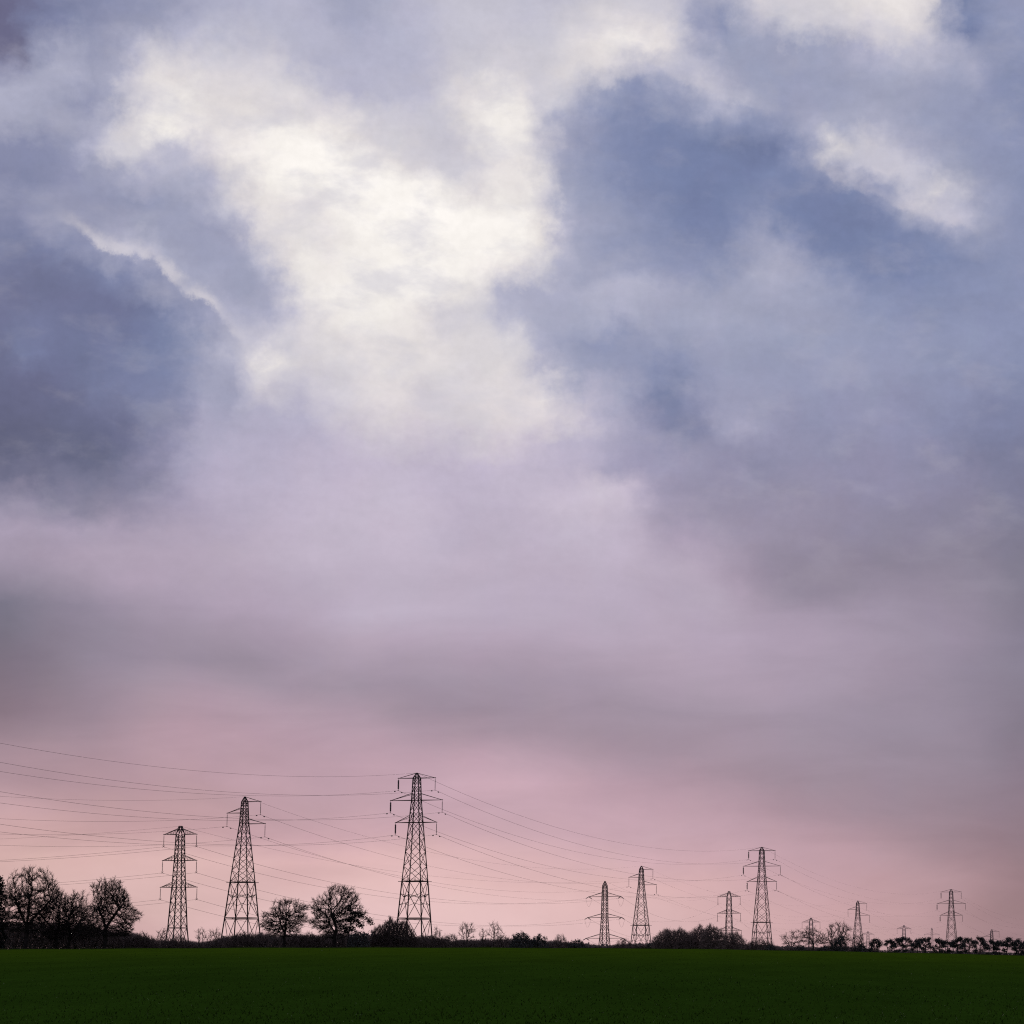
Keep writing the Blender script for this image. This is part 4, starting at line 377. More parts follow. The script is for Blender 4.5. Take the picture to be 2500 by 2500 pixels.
def make_pylon(kind, x, y, zt, az, label, haze, group):
    K = KINDS[kind]; zb = float(ground(x, y)) - .15; H = zt - zb
    root = empty('lattice_pylon', (x, y, zb), -R(az)); tag(root, label, 'pylon', group)
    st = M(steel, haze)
    hw = hwf([(H-d, h) for d, h in K['prof']])
    cor = lambda z, i: (SG[i][0]*hw(z), SG[i][1]*hw(z), z)
    b = Bars()
    wl, wb = .27, .12
    keys = [H - K['prof'][1][0]] + sorted({H-a[1] for a in K['arms'] if H-a[1] < H-K['prof'][1][0]-.5}, reverse=True)
    if K['f1'] and H-K['f1'] > 2: keys.append(H-K['f1'])
    top = keys[0]
    zend = 0
    # peak
    if kind == 'equal':
        for i in range(4):
            b.add(cor(H, i), cor(top, i), .16); b.add(cor(H, i), cor(H, (i+1) % 4), .16)
            panel(b, cor(H, i), cor(H, (i+1) % 4), cor(top, i), cor(top, (i+1) % 4), wb)
    else:
        for i in range(4):
            b.add(cor(H, i), cor(top, i), .2)
            zm = (H+top)/2
            b.add(cor(zm, i), cor(top, (i+1) % 4), wb)
            b.add(cor(top, i), cor(top, (i+1) % 4), wb*1.4)
    # legs
    pts = sorted({H-d for d, h in K['prof'][1:] if H-d > 0} | {0.}, reverse=True)
    for i in range(4):
        for z0, z1 in zip(pts[:-1], pts[1:]):
            b.add(cor(z0, i), cor(z1, i), wl*(.8 if z0 > H-15 else 1.0))
    # web
    low = keys[-1]
    rest = list(keys)
    if not K['f2'] : rest.append(0.)
    for z0, z1 in zip(rest[:-1], rest[1:]):
        Lz = z0-z1; wm = hw((z0+z1)/2)*2
        n = max(1, round(Lz/(wm*(1.0 if kind != 'equal' else 1.15))))
        for k in range(n):
            a = z0 - Lz*k/n; c = z0 - Lz*(k+1)/n
            for i in range(4):
                j = (i+1) % 4
                panel(b, cor(a, i), cor(a, j), cor(c, i), cor(c, j), wb)
        for i in range(4): b.add(cor(z1, i), cor(z1, (i+1) % 4), wb*1.2)
    if K['f2']:
        f1, f2 = H-K['f1'], H-K['f2']
        segs = [(f1, f2)] + ([(f2, 0.)] if f2 > 2 else [])
        for a, c in segs:
            if c < 0: continue
            for i in range(4):
                j = (i+1) % 4
                panel(b, cor(a, i), cor(a, j), cor(c, i), cor(c, j), wb*1.1, True)
        if f2 > 0:
            for i in range(4):
                j = (i+1) % 4
                b.add(cor(f2, i), cor(f2, j), .26)
                b.add(cor(f2-.35, i), cor(f2-.35, j), .14)
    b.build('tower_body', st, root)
    if K['f1'] and H-K['f1'] > 2 and kind != 'equal':
        g = Bars(); f1 = H-K['f1']; e = 1.15
        for i in range(4):
            j = (i+1) % 4
            A = np.array(cor(f1-.16, i)); B = np.array(cor(f1-.16, j))
            d = (B-A)/np.linalg.norm(B-A)
            if i % 2 == 0: g.add(A-d*e, B+d*e, .16)
            else: g.add(A, B, .16)
            for t in (.28, .72):
                p = A*(1-t)+B*t; g.add(p, p+np.array([0, 0, 1.1]), .06)
            g.add(A*.75+B*.25+np.array([0, 0, .45]), A*.25+B*.75+np.array([0, 0, .45]), .05)
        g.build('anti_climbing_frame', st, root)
    elif kind == 'equal' and H-K['f1'] > 2:
        g = Bars(); f1 = H-K['f1']
        for i in range(4): g.add(np.array(cor(f1-.15, i))*np.array([1.05, 1.05, 1]), np.array(cor(f1-.15, (i+1) % 4))*np.array([1.05, 1.05, 1]), .14)
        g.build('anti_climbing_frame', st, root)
    att = []
    for side, dl, du, half in K['arms']:
        zl, zu = H-dl, H-du
        if zl < .5: continue
        g = Bars(); h0 = hw(zl); tip = np.array([side*half, 0, zl])
        lo = [np.array([side*h0, s*h0, zl]) for s in (-1, 1)]
        up = [np.array([side*hw(zu), s*hw(zu), zu]) for s in (-1, 1)]
        for p in lo: g.add(p, tip, .2, .13)
        for p in up: g.add(p, tip, .13)
        n = 5
        for k in range(n):
            t0, t1 = k/n, (k+.5)/n
            g.add(lo[0]*(1-t0)+tip*t0, lo[1]*(1-t1)+tip*t1, .07); g.add(lo[1]*(1-t1)+tip*t1, lo[0]*(1-(k+1)/n)+tip*(k+1)/n, .07)
        if kind == 'equal':
            for s in (0, 1):
                for k in range(1, 4):
                    t = k/4
                    g.add(lo[s]*(1-t)+tip*t, up[s]*(1-t)+tip*t, .06); g.add(lo[s]*(1-t)+tip*t, up[s]*(1-t+.25)+tip*(t-.25), .05)
        g.add(tip+np.array([side*-.1, 0, .1]), tip+np.array([side*.22, 0, -.02]), .16)
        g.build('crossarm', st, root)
        mat = Matrix.Translation((x, y, zb)) @ Matrix.Rotation(-R(az), 4, 'Z')
        if kind == 'tension':
            ends = []
            for s in (-1, 1):
                a = tip + np.array([0, s*.15, -.05]); e = tip + np.array([0, s*K['ins'], -.75])
                o = string('insulator', a, e, .16, 12, root)
                ends.append(e)
            att.append([np.array(mat @ Vector(e)) for e in ends])
        else:
            a = tip + np.array([0, 0, -.12]); e = tip + np.array([0, 0, -.12-K['ins']])
            thick = K['thick'] == side
            o = string('insulator', a, e, .27 if thick else .11, 14, root)
            c = Bars()
            if kind == 'equal':
                for s in (-1, 1):
                    c.add(e+np.array([s*.02, 0, .1]), e+np.array([s*.4, 0, .45]), .06); c.add(e+np.array([0, 0, .1]), e+np.array([s*.3, s*.3, -.25]), .06)
            c.add(e+np.array([0, -.45, -.03]), e+np.array([0, .45, -.03]), .13)
            c.build('clamp', st, o)
            att.append([np.array(mat @ Vector(e))])
    apex = np.array([x, y, zt])
    return root, att, apex

def sag_pts(p, q, s, n=26):
    t = np.linspace(0, 1, n)[:, None]
    P = p*(1-t) + q*t
    P[:, 2] -= 4*s*(t*(1-t))[:, 0]
    return P

def cable(label, group, runs, r, mat, name='power_cable', damp=None):
    """runs: polylines already joined into one path"""
    P = np.concatenate([x if i == 0 else x[1:] for i, x in enumerate(runs)])
    p0, p1 = P[:-1], P[1:]
    fr = lambda q: r*(1 - .62*np.clip((q[:, 1]-900)/500, 0, 1))  # far spans made thinner to imitate fading in haze
    v, f = prisms(p0, p1, fr(p0), fr(p1), 4)
    o = mesh_obj(name, v, f, mat); tag(o, label, 'power cable', group)
    for c, d in damp or []:
        b = Bars(); d = d/np.linalg.norm(d)
        q = c + d*2.6 + np.array([0, 0, -.12])
        b.add(q, q - d*.28 + np.array([0, 0, -.06]), .24); b.add(q - d*.0, q + d*.34 + np.array([0, 0, -.06]), .2, .24); b.add(q, c+d*2.6, .08)
        b.build('vibration_damper', WIRE, o)
    return o

PL = {
 'A': ['tallest black lattice pylon with three pairs of crossarms left of centre',
       'second largest double circuit pylon standing right of the rounded thickets',
       'last tall pylon rising above the row of flat topped trees at the right'],
 'B': ['one sided pylon with a single left arm just left of the tallest pylon',
       'one sided pylon behind the strain pylon near the middle right',
       'small one sided pylon right of the pale wide crowned tree',
       'tiny one sided pylon half hidden by trees near the right edge'],
 'C': ['leftmost pylon with flat top and six equal arms beside the round crowned tree',
       'strain pylon with pointed top and hanging jumper loops behind the low hedge',
       'flat topped pylon half hidden behind the rounded thickets',
       'small pale pylon seen through the bent forked bare tree',
       'faint pylon above the dome shaped tree of the row',
       'faint pointed pylon above the pointed tree of the row'],
 'D': ['faintest flat topped pylon just right of the third one sided pylon'],
}
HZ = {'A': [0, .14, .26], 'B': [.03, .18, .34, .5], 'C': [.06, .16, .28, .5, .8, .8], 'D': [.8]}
GR = {'A': 'pylons of the tall double circuit line', 'B': 'pylons of the one sided line', 'C': 'pylons of the six armed line', 'D': None}

def build_lines():
    res = {}
    for L_ in 'ABCD':
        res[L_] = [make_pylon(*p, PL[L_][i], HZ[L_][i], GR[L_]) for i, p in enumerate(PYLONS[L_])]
    # tall double circuit line: towards the camera on the left, away on the right
    d0 = np.array([-99., -276*1.344, 1.0]); 
    A = res['A']; dA = np.array(PYLONS['A'][2][1:4]) - np.array(PYLONS['A'][1][1:4])
    nm = ['upper left', 'upper right', 'middle left', 'middle right', 'lower left', 'lower right']
    for k in range(6):
        pts = [A[0][1][k][0] + d0] + [a[1][k][0] for a in A] + [A[2][1][k][0] + dA]
        runs = [sag_pts(p, q, 9.2, 40) for p, q in zip(pts[:-1], pts[1:])]
        dm = []
        for i in (1, 2):
            dm += [(pts[i], runs[i-1][-2]-pts[i]), (pts[i], runs[i][1]-pts[i])]
        cable('%s conductor hanging from the tallest lattice pylon' % nm[k], 'conductors of the tall double circuit line', runs, .0225, WIRE, damp=dm)
    pts = [A[0][2] + d0] + [a[2] for a in A] + [A[2][2] + dA]
    cable('earth wire over the very top of the tallest lattice pylon', None, [sag_pts(p, q, 9.2, 40) for p, q in zip(pts[:-1], pts[1:])], .022, WIRE_FAR, 'earth_wire')
    # one sided line
    B = res['B']; d0 = np.array([-103., -284*1.344, 1.0]); dB = np.array(PYLONS['B'][3][1:4]) - np.array(PYLONS['B'][2][1:4])
    nm = ['upper right', 'left', 'lower right']
    for k in range(3):
        pts = [B[0][1][k][0] + d0] + [a[1][k][0] for a in B] + [B[3][1][k][0] + dB]
        runs = [sag_pts(p, q, 9.0, 36) for p, q in zip(pts[:-1], pts[1:])]
        dm = []
        for i in (1, 2):
            dm += [(pts[i], runs[i-1][-2]-pts[i]), (pts[i], runs[i][1]-pts[i])]
        cable('%s conductor hanging from the one sided pylon left of centre' % nm[k], 'conductors of the one sided line', runs, .0215, WIRE, damp=dm)
    pts = [B[0][2] + d0] + [a[2] for a in B] + [B[3][2] + dB]
    cable('earth wire over the top of the one sided pylon left of centre', None, [sag_pts(p, q, 8.5, 36) for p, q in zip(pts[:-1], pts[1:])], .018, WIRE_FAR, 'earth_wire')
    # six armed line with the strain tower
    C = res['C']; d0 = np.array([-175., -30., -3.0])
    nm = ['upper left', 'upper right', 'middle left', 'middle right', 'lower left', 'lower right']
    sg = [4.5, 7.8, 8.5, 8, 9, 9]
    for k in range(6):
        runs = [sag_pts(C[0][1][k][0] + d0, C[0][1][k][0], sg[0], 30)]
        cur = C[0][1][k][0]
        for i in range(1, 6):
            if k >= len(C[i][1]): break
            e = C[i][1][k]
            if len(e) == 2:
                runs.append(sag_pts(cur, e[0], sg[i], 34))
                runs.append(sag_pts(e[0], e[1], 3.0, 16)); cur = e[1]
            else:
                runs.append(sag_pts(cur, e[0], sg[i], 34)); cur = e[0]
        cable('%s conductor hanging from the leftmost six armed pylon' % nm[k], 'conductors of the six armed line', runs, .026, WIRE)
    pts = [C[0][2] + d0] + [a[2] for a in C]
    cable('earth wire over the flat top of the leftmost pylon', None, [sag_pts(p, q, s, 30) for p, q, s in zip(pts[:-1], pts[1:], [4, 6, 6, 6, 7, 7])], .018, WIRE_FAR, 'earth_wire')

# ------------------------------------------------------------------ trees
def grow(rng, starts, attr, step, kill, up=.12, noise=.25, maxit=140, reach=None):
    """space colonisation: starts = [(pos, parent index)]"""
    pos = [np.array(p, float) for p, _ in starts]; par = [q for _, q in starts]
    P = np.array(pos); alive = np.ones(len(attr), bool)
    D = np.linalg.norm(attr[:, None] - P[None], axis=2); near = D.argmin(1); nd = D.min(1)
    used = {}
    for it in range(maxit):
        ix = np.nonzero(alive & ((nd < reach) if reach else True))[0]
        if not len(ix): break
        v = attr[ix] - P[near[ix]]; v /= np.maximum(np.linalg.norm(v, axis=1, keepdims=True), 1e-6)
        nodes, inv = np.unique(near[ix], return_inverse=True)
        acc = np.zeros((len(nodes), 3)); np.add.at(acc, inv, v)
        acc /= np.maximum(np.linalg.norm(acc, axis=1, keepdims=True), 1e-6)
        acc += rng.normal(0, noise, acc.shape); acc[:, 2] += up
        acc /= np.linalg.norm(acc, axis=1, keepdims=True)
        new, npar = [], []
        for k, n in enumerate(nodes):
            c = used.get(n, 0)
            if c > 5: alive[ix[inv == k]] = False; continue
            used[n] = c+1
            new.append(P[n] + acc[k]*step); npar.append(n)
        if not new: break
        new = np.array(new); base = len(P)
        P = np.concatenate([P, new]); par += npar
        ix = np.nonzero(alive)[0]
        D = np.linalg.norm(attr[ix][:, None] - new[None], axis=2)
        j = D.argmin(1); dm = D[np.arange(len(ix)), j]
        b = dm < nd[ix]
        nd[ix[b]] = dm[b]; near[ix[b]] = base + j[b]
        alive[ix[nd[ix] < kill]] = False
        if len(P) > 11000: break
    return P, np.array(par)

def radii(par, tip, e=2.25):
    n = len(par); acc = np.zeros(n)
    for i in range(n-1, -1, -1):
        if acc[i] == 0: acc[i] = tip**e
        if par[i] >= 0: acc[par[i]] += acc[i]
    return acc**(1/e)

def twigs(rng, P, par, rad, thr, k, L, r, outc):
    sel = np.nonzero((rad < thr) & (par >= 0))[0]
    sel = np.repeat(sel, k)
    d = P[sel] - P[par[sel]]; d /= np.maximum(np.linalg.norm(d, axis=1, keepdims=True), 1e-6)
    o = P[sel] - outc; o /= np.maximum(np.linalg.norm(o, axis=1, keepdims=True), 1e-6)
    v = d*.5 + o*.45 + rng.normal(0, .42, d.shape); v[:, 2] += .12
    v /= np.linalg.norm(v, axis=1, keepdims=True)
    ln = L*rng.uniform(.4, 1.15, (len(sel), 1))
    t = rng.uniform(0, 1, (len(sel), 1))
    p0 = P[par[sel]]*(1-t) + P[sel]*t
    p1 = p0 + v*ln*.55
    v2 = v + rng.normal(0, .35, v.shape); v2 /= np.linalg.norm(v2, axis=1, keepdims=True)
    p2 = p1 + v2*ln*.5
    a = np.concatenate([p0, p1]); b = np.concatenate([p1, p2])
    ra = np.concatenate([np.full(len(sel), r), np.full(len(sel), r*.8)]); rb = np.concatenate([np.full(len(sel), r*.8), np.full(len(sel), r*.45)])
    return a, b, ra, rb

def wood_meshes(root, P, par, rad, tw, matb, split, matc=None):
    i = np.nonzero(par >= 0)[0]
    p0, p1 = P[par[i]], P[i]
    r1 = rad[i]; r0 = np.minimum(rad[par[i]], r1*1.35)
    big = r0 > split
    if split > 9:      # many stemmed shrub: one mesh of stems and twigs
        a = np.concatenate([p0, tw[0]]); b = np.concatenate([p1, tw[1]])
        v, f = prisms(a, b, np.concatenate([r0, tw[2]]), np.concatenate([r1, tw[3]]), 3)
        return mesh_obj('branches', v, f, matb, root)
    v, f = prisms(p0[big], p1[big], r0[big], r1[big], 5)
    mesh_obj('trunk', v, f, matb, root)
    a = np.concatenate([p0[~big], tw[0]]); b = np.concatenate([p1[~big], tw[1]])
    ra = np.concatenate([r0[~big], tw[2]]); rb = np.concatenate([r1[~big], tw[3]])
    v, f = prisms(a, b, ra, rb, 3)
    return mesh_obj('crown', v, f, matc or matb, root)

def ellip(rng, n, c, r, shell=.45):
    v = rng.normal(size=(n, 3)); v /= np.linalg.norm(v, axis=1, keepdims=True)
    u = rng.uniform(0, 1, (n, 1))**(shell)
    return np.array(c) + v*u*np.array(r)

def make_veg(i, kind, name, label, group, x0, x1, zt, xt, y, ex):
    rng = np.random.default_rng(1000+i)
    zb = float(ground(xt, y)) - .1
    h = zt - zb; w = abs(x1 - x0); cx = (x0+x1)/2 - xt
    root = empty(name, (xt, y, zb)); cat = {'tree': 'tree', 'ever': 'tree', 'sap': 'sapling', 'flat': 'tree', 'shrub': 'shrub', 'bush': 'bush'}[kind]
    tag(root, label, cat, group)
    far = np.clip((xt + 60)/140, 0, 1)     # haze painted in as paler bark towards the right
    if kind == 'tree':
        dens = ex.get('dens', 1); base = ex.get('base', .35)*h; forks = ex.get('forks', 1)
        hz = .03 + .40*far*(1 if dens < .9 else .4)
        starts = [((0, 0, 0), -1)]; steps = max(3, int(base/.4))
        bend = rng.normal(0, .16, 2)
        for k in range(1, steps+1):
            u = k/steps
            starts.append(((bend[0]*math.sin(u*2.4) + ex.get('slant', 0)*u*base*.5 + rng.normal(0, .03), bend[1]*u, base*u), len(starts)-1))
        fork = len(starts)-1
        for f in range(forks+1):
            q = np.array(starts[fork][0]); pr = fork
            a = math.pi*(f+.5)/(forks+1) + rng.normal(0, .15)
            dirv = np.array([math.cos(a)*.24, rng.normal(0, .10), .36])
            m = int(rng.uniform(.30, .44)*h/.38)
            for k in range(m):
                dirv[0] += rng.normal(0, .05) - .015*dirv[0]; dirv[1] += rng.normal(0, .04)
                q = q + dirv + np.array([cx*.5/m, 0, 0]); starts.append((tuple(q), pr)); pr = len(starts)-1
        n = int(2300*dens*max(.25, min(1.8, w*h/75)))
        cz = base + (h-base)*.46
        ph = rng.uniform(0, 6.28, 8); lowc = base*(.62 if ex.get('dome') else .72)
        U = rng.uniform(0, 1, n*4); a = rng.uniform(0, 2*np.pi, n*4)
        if ex.get('dome'): f = 1.06*np.minimum(1, (1-U)**.40*1.2)*np.minimum(1, (U+.12)/.24)**.5
        else: f = 1.08*np.minimum(1, (1-U)**.40*1.3)*np.minimum(1, (U+.10)/.40)**.5
        f *= 1 + .17*np.sin(a+ph[5]+4*U) + .13*np.sin(2*a+ph[0]+7*U) + .10*np.sin(3*a+ph[1]-11*U) + .10*np.sin(19*U+ph[2]+a)
        rr = f*np.sqrt(rng.uniform(0, 1, n*4))
        zz = lowc + (h-lowc)*U*(1 + .05*np.sin(4*a+ph[3]) + .04*np.sin(7*a*np.cos(a)+ph[4]))
        keep = rng.uniform(0, 1, n*4) < f**2*.9
        A = np.stack([cx + np.cos(a)*rr*w*.5, np.sin(a)*rr*w*.42, zz], -1)[keep][:n]
        for k in range(16):
            c = ellip(rng, 1, (cx, 0, cz), (w/2, w*.42, (h-base)*.54), .3)[0]
            A = A[np.linalg.norm((A-c)/np.array([1, 3, 1]), axis=1) > rng.uniform(.4, .95)*w*.115]
        A = A[A[:, 2] < h*1.0]
        P, par = grow(rng, starts, A, .27, .33, up=.10, noise=.3, reach=max(2.2, w*.3))
        rad = radii(par, .021, 2.45)
        rad = np.minimum(rad, w*.03 + .12)
        tw = twigs(rng, P, par, rad, .055, 2 if dens < .9 else 3, .75, .021, np.array([cx, 0, base]))
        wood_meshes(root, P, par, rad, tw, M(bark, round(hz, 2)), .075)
    elif kind == 'sap':
        starts = [((0, 0, 0), -1)]
        for s in range(3):
            pr = 0; q = np.zeros(3); dv = np.array([rng.normal(0, .16), rng.normal(0, .1), .4])
            for k in range(int(h*.55/.4)):
                q = q + dv + rng.normal(0, .04, 3); starts.append((tuple(q), pr)); pr = len(starts)-1
        A = ellip(rng, int(60 + 16*w*h*.5), (cx, 0, h*.64), (w/2, w*.4, h*.36), .6)
        P, par = grow(rng, starts, A, .3, .38)
        rad = radii(par, .022, 2.3)
        tw = twigs(rng, P, par, rad, .06, 3, .7, .019, np.array([0, 0, h*.3]))
        wood_meshes(root, P, par, rad, tw, M(bark, .2), .06)
    elif kind == 'shrub':
        dens = ex.get('dens', 1); ns = max(4, int(w*1.3)); starts = []
        for s in range(ns):
            sx = rng.uniform(-.46, .46)*w + cx; starts.append(((sx, rng.normal(0, .6), 0), -1)); pr = len(starts)-1
            q = np.array(starts[-1][0]); dv = np.array([rng.normal(0, .10) + (sx-cx)/w*.25, rng.normal(0, .1), .34])
            for k in range(int(h*(.45 if ex.get('fan') else .3)/.36)):
                q = q + dv + rng.normal(0, .03, 3); starts.append((tuple(q), pr)); pr = len(starts)-1
        n = int((380 if ex.get('fan') else 210)*dens*max(3, w*h*.42))
        A = rng.uniform(-1, 1, (n, 3)); A = A[np.linalg.norm(A*np.array([1, 1, .98]), axis=1) < 1]
        A[:, 2] = np.abs(A[:, 2])**.7
        A = A*np.array([w/2, w*.22+.8, h*.98]) + np.array([cx, 0, 0])
        bump = 1 - .16*np.abs(np.sin(A[:, 0]*1.1 + i)) - .08*np.abs(np.sin(A[:, 0]*2.9+i*2))
        A[:, 2] *= bump
        P, par = grow(rng, starts, A, .3, .36, up=.2)
        rad = radii(par, .016, 2.3); rad = np.minimum(rad, .11)
        tw = twigs(rng, P, par, rad, .05, 7 if dens > 1.5 else 4, .75, .018, np.array([cx, 0, -h*.3]))
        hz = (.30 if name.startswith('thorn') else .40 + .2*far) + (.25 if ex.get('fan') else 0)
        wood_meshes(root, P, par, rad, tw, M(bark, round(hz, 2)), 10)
    elif kind in ('bush', 'flat', 'ever'):
        hz = {'bush': .45, 'flat': .30, 'ever': .03}[kind]
        starts = [((0, 0, 0), -1)]
        if kind == 'bush':
            for s in range(max(3, int(w*1.2))):
                starts.append(((cx + rng.uniform(-.42, .42)*w, rng.normal(0, .3), .05), -1))
            n = int(55*max(2, w*h*.5))
            A = rng.uniform(-1, 1, (n*2, 3)); A = A[np.linalg.norm(A, axis=1) < 1]
            A[:, 2] = np.abs(A[:, 2])**.8
            A = A*np.array([w/2, w*.35+.3, h*.95]) + np.array([cx, 0, 0])
            A[:, 2] *= 1 - .12*np.abs(np.sin(A[:, 0]*1.7+i))
            lf, ls, step = 9, .16, .26
        elif kind == 'flat':
            lean = rng.normal(0, .14)*h
            m = max(3, int(h*.42/.22))
            for k in range(1, m+1):
                starts.append(((lean*k/m*.6 + rng.normal(0, .03), 0, h*.5*k/m), k-1))
            A = []
            nl = rng.integers(8, 12)
            for k in range(nl):
                t_ = rng.uniform(-1, 1)
                zz = h*(.88 - .24*t_*t_ - abs(rng.normal(0, .14)))
                A.append(ellip(rng, 34, (cx + t_*w*.42, rng.normal(0, .3), zz), (w*.10+.22, .6, h*.085), .5))
            for k in range(rng.integers(5, 9)):
                A.append(ellip(rng, 24, (cx + rng.uniform(-.5, .5)*w, rng.normal(0, .3), h*rng.uniform(.12, .55)), (w*.11+.14, .5, h*.075), .5))
            A = np.concatenate(A); A[:, 2] = np.minimum(A[:, 2], h*.98)
            lf, ls, step = 13, .13, .19
        else:
            m = int(h*.8/.4)
            for k in range(1, m+1):
                starts.append((((cx*.6 if ex.get('lean') else 0)*(k/m)**2, 0, h*.8*k/m), k-1))
            A = []
            if ex.get('lean'):
                for (fx, fz, s) in ((.15, .9, .16), (.38, .80, .2), (.62, .74, .18), (.85, .66, .16), (.97, .60, .10), (.45, .60, .17), (.2, .64, .18), (.68, .53, .12), (.3, .45, .13), (.12, .40, .12)):
                    A.append(ellip(rng, 70, (x0 - xt + fx*w, rng.normal(0, .3), h*fz), (w*s, .9, h*.055), .5))
            else:
                for k in range(15):
                    t = k/14
                    A.append(ellip(rng, 75, (cx + rng.normal(0, .25), rng.normal(0, .3), h*(.06+.86*t)), (w*.5*(1-.55*t)*rng.uniform(.75, 1.05), 1.4, h*.07), .5))
            A = np.concatenate(A); lf, ls, step = 9, .22, .3
        P, par = grow(rng, starts, A, step, step*1.2, up=.05)
        rad = radii(par, .016, 2.3); rad = np.minimum(rad, .2 if kind == 'ever' else .09)
        tw = twigs(rng, P, par, rad, .05, 1, .5, .013, np.array([cx, 0, h*.3]))
        wood_meshes(root, P, par, rad, tw, M(bark, round(hz*.6, 2)), 10 if kind == 'bush' else .04)
        sel = np.nonzero(rad < .03)[0]; sel = np.repeat(sel, lf)
        Q = P[sel] + rng.normal(0, ls*1.1, (len(sel), 3))
        Q = Q[Q[:, 2] < h+.1]
        v, f = cards(Q, rng.uniform(.4, 1.1, len(Q))*ls, rng)
        mesh_obj('foliage', v, f, M(leaf, round(hz, 2)), root)

def make_hedge(i, label, y, prof):
    rng = np.random.default_rng(300+i)
    gx = np.arange(-200, 200, .35); gv = sum(np.interp(gx, np.arange(-200, 201, s), rng.uniform(0, 1, int(401/s)+2)[:len(np.arange(-200, 201, s))])*wt for s, wt in ((5.0, .45), (1.9, .35), (.7, .2)))
    rag = lambda x: .68 + .5*np.interp(x, gx, gv)
    xs = np.array([p[0] for p in prof]); zs = np.array([p[1] for p in prof])
    L = xs[-1]-xs[0]; hm = float(np.mean(np.interp(np.linspace(xs[0], xs[-1], 40), xs, zs) - ground(np.linspace(xs[0], xs[-1], 40), y))); dn = max(.35, hm/2.0); n = int(L*230*dn)
    x = rng.uniform(xs[0], xs[-1], n); yy = y + rng.normal(0, 1.0, n)
    zb = ground(x, yy); top = np.interp(x, xs, zs)
    hh = 1.12*np.maximum(top - zb, .25)*rag(x)
    t0 = rng.uniform(0, .8, n); 
    p0 = np.stack([x, yy, zb + hh*t0], -1)
    ln = np.minimum(hh*(1-t0)*rng.uniform(.5, 1.1, n), 1.6)
    d = np.stack([rng.normal(0, .38, n), rng.normal(0, .3, n), np.ones(n)], -1); d /= np.linalg.norm(d, axis=1, keepdims=True)
    p1 = p0 + d*ln[:, None]
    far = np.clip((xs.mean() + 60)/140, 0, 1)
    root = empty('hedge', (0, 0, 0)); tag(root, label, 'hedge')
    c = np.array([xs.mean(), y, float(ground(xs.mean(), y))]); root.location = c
    hz = .70 + .2*far + (.1 if 'pale' in label or 'low' in label or 'thin' in label else 0)  # veil of haze over the hedge painted as paler twigs and leaves
    v, f = prisms(p0-c, p1-c, np.full(n, .024), np.full(n, .009), 3)
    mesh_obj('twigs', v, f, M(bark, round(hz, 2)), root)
    m = int(L*240*dn)
    x = rng.uniform(xs[0], xs[-1], m); yy = y + rng.normal(0, .7, m); zb = ground(x, yy)
    hh = 1.06*np.maximum(np.interp(x, xs, zs) - zb, .25)*rag(x)*.93
    z = zb + hh*rng.uniform(0, 1, m)**1.25*.9
    v, f = cards(np.stack([x, yy, z], -1)-c, rng.uniform(.08, .24, m), rng)
    mesh_obj('foliage', v, f, M(leaf, round(hz*.9, 2)), root)

def make_wood(y, prof):
    rng = np.random.default_rng(77)
    xs = np.array([p[0] for p in prof]); zs = np.array([p[1] for p in prof])
    m = 26000
    x = rng.uniform(xs[0], xs[-1], m); yy = y + rng.uniform(-15, 15, m); zb = ground(x, yy)
    hh = np.interp(x, xs, zs) - zb; hh *= 1 - .05*np.abs(np.sin(x*.25)) - .04*np.abs(np.sin(x*.61+1)) - .03*np.abs(np.sin(x*1.3))
    z = zb + hh*rng.uniform(0.2, 1, m)
    v, f = cards(np.stack([x, yy, z], -1), rng.uniform(.6, 1.5, m), rng)
    o = mesh_obj('woodland', v, f, mat_plain('misty_wood', (.10, .085, .095), .9, 0, .3, .05, .05))  # greyed base colour carries the distance haze
    tag(o, 'grey far off wood showing between the hedges on the skyline', 'woodland', kind='stuff')

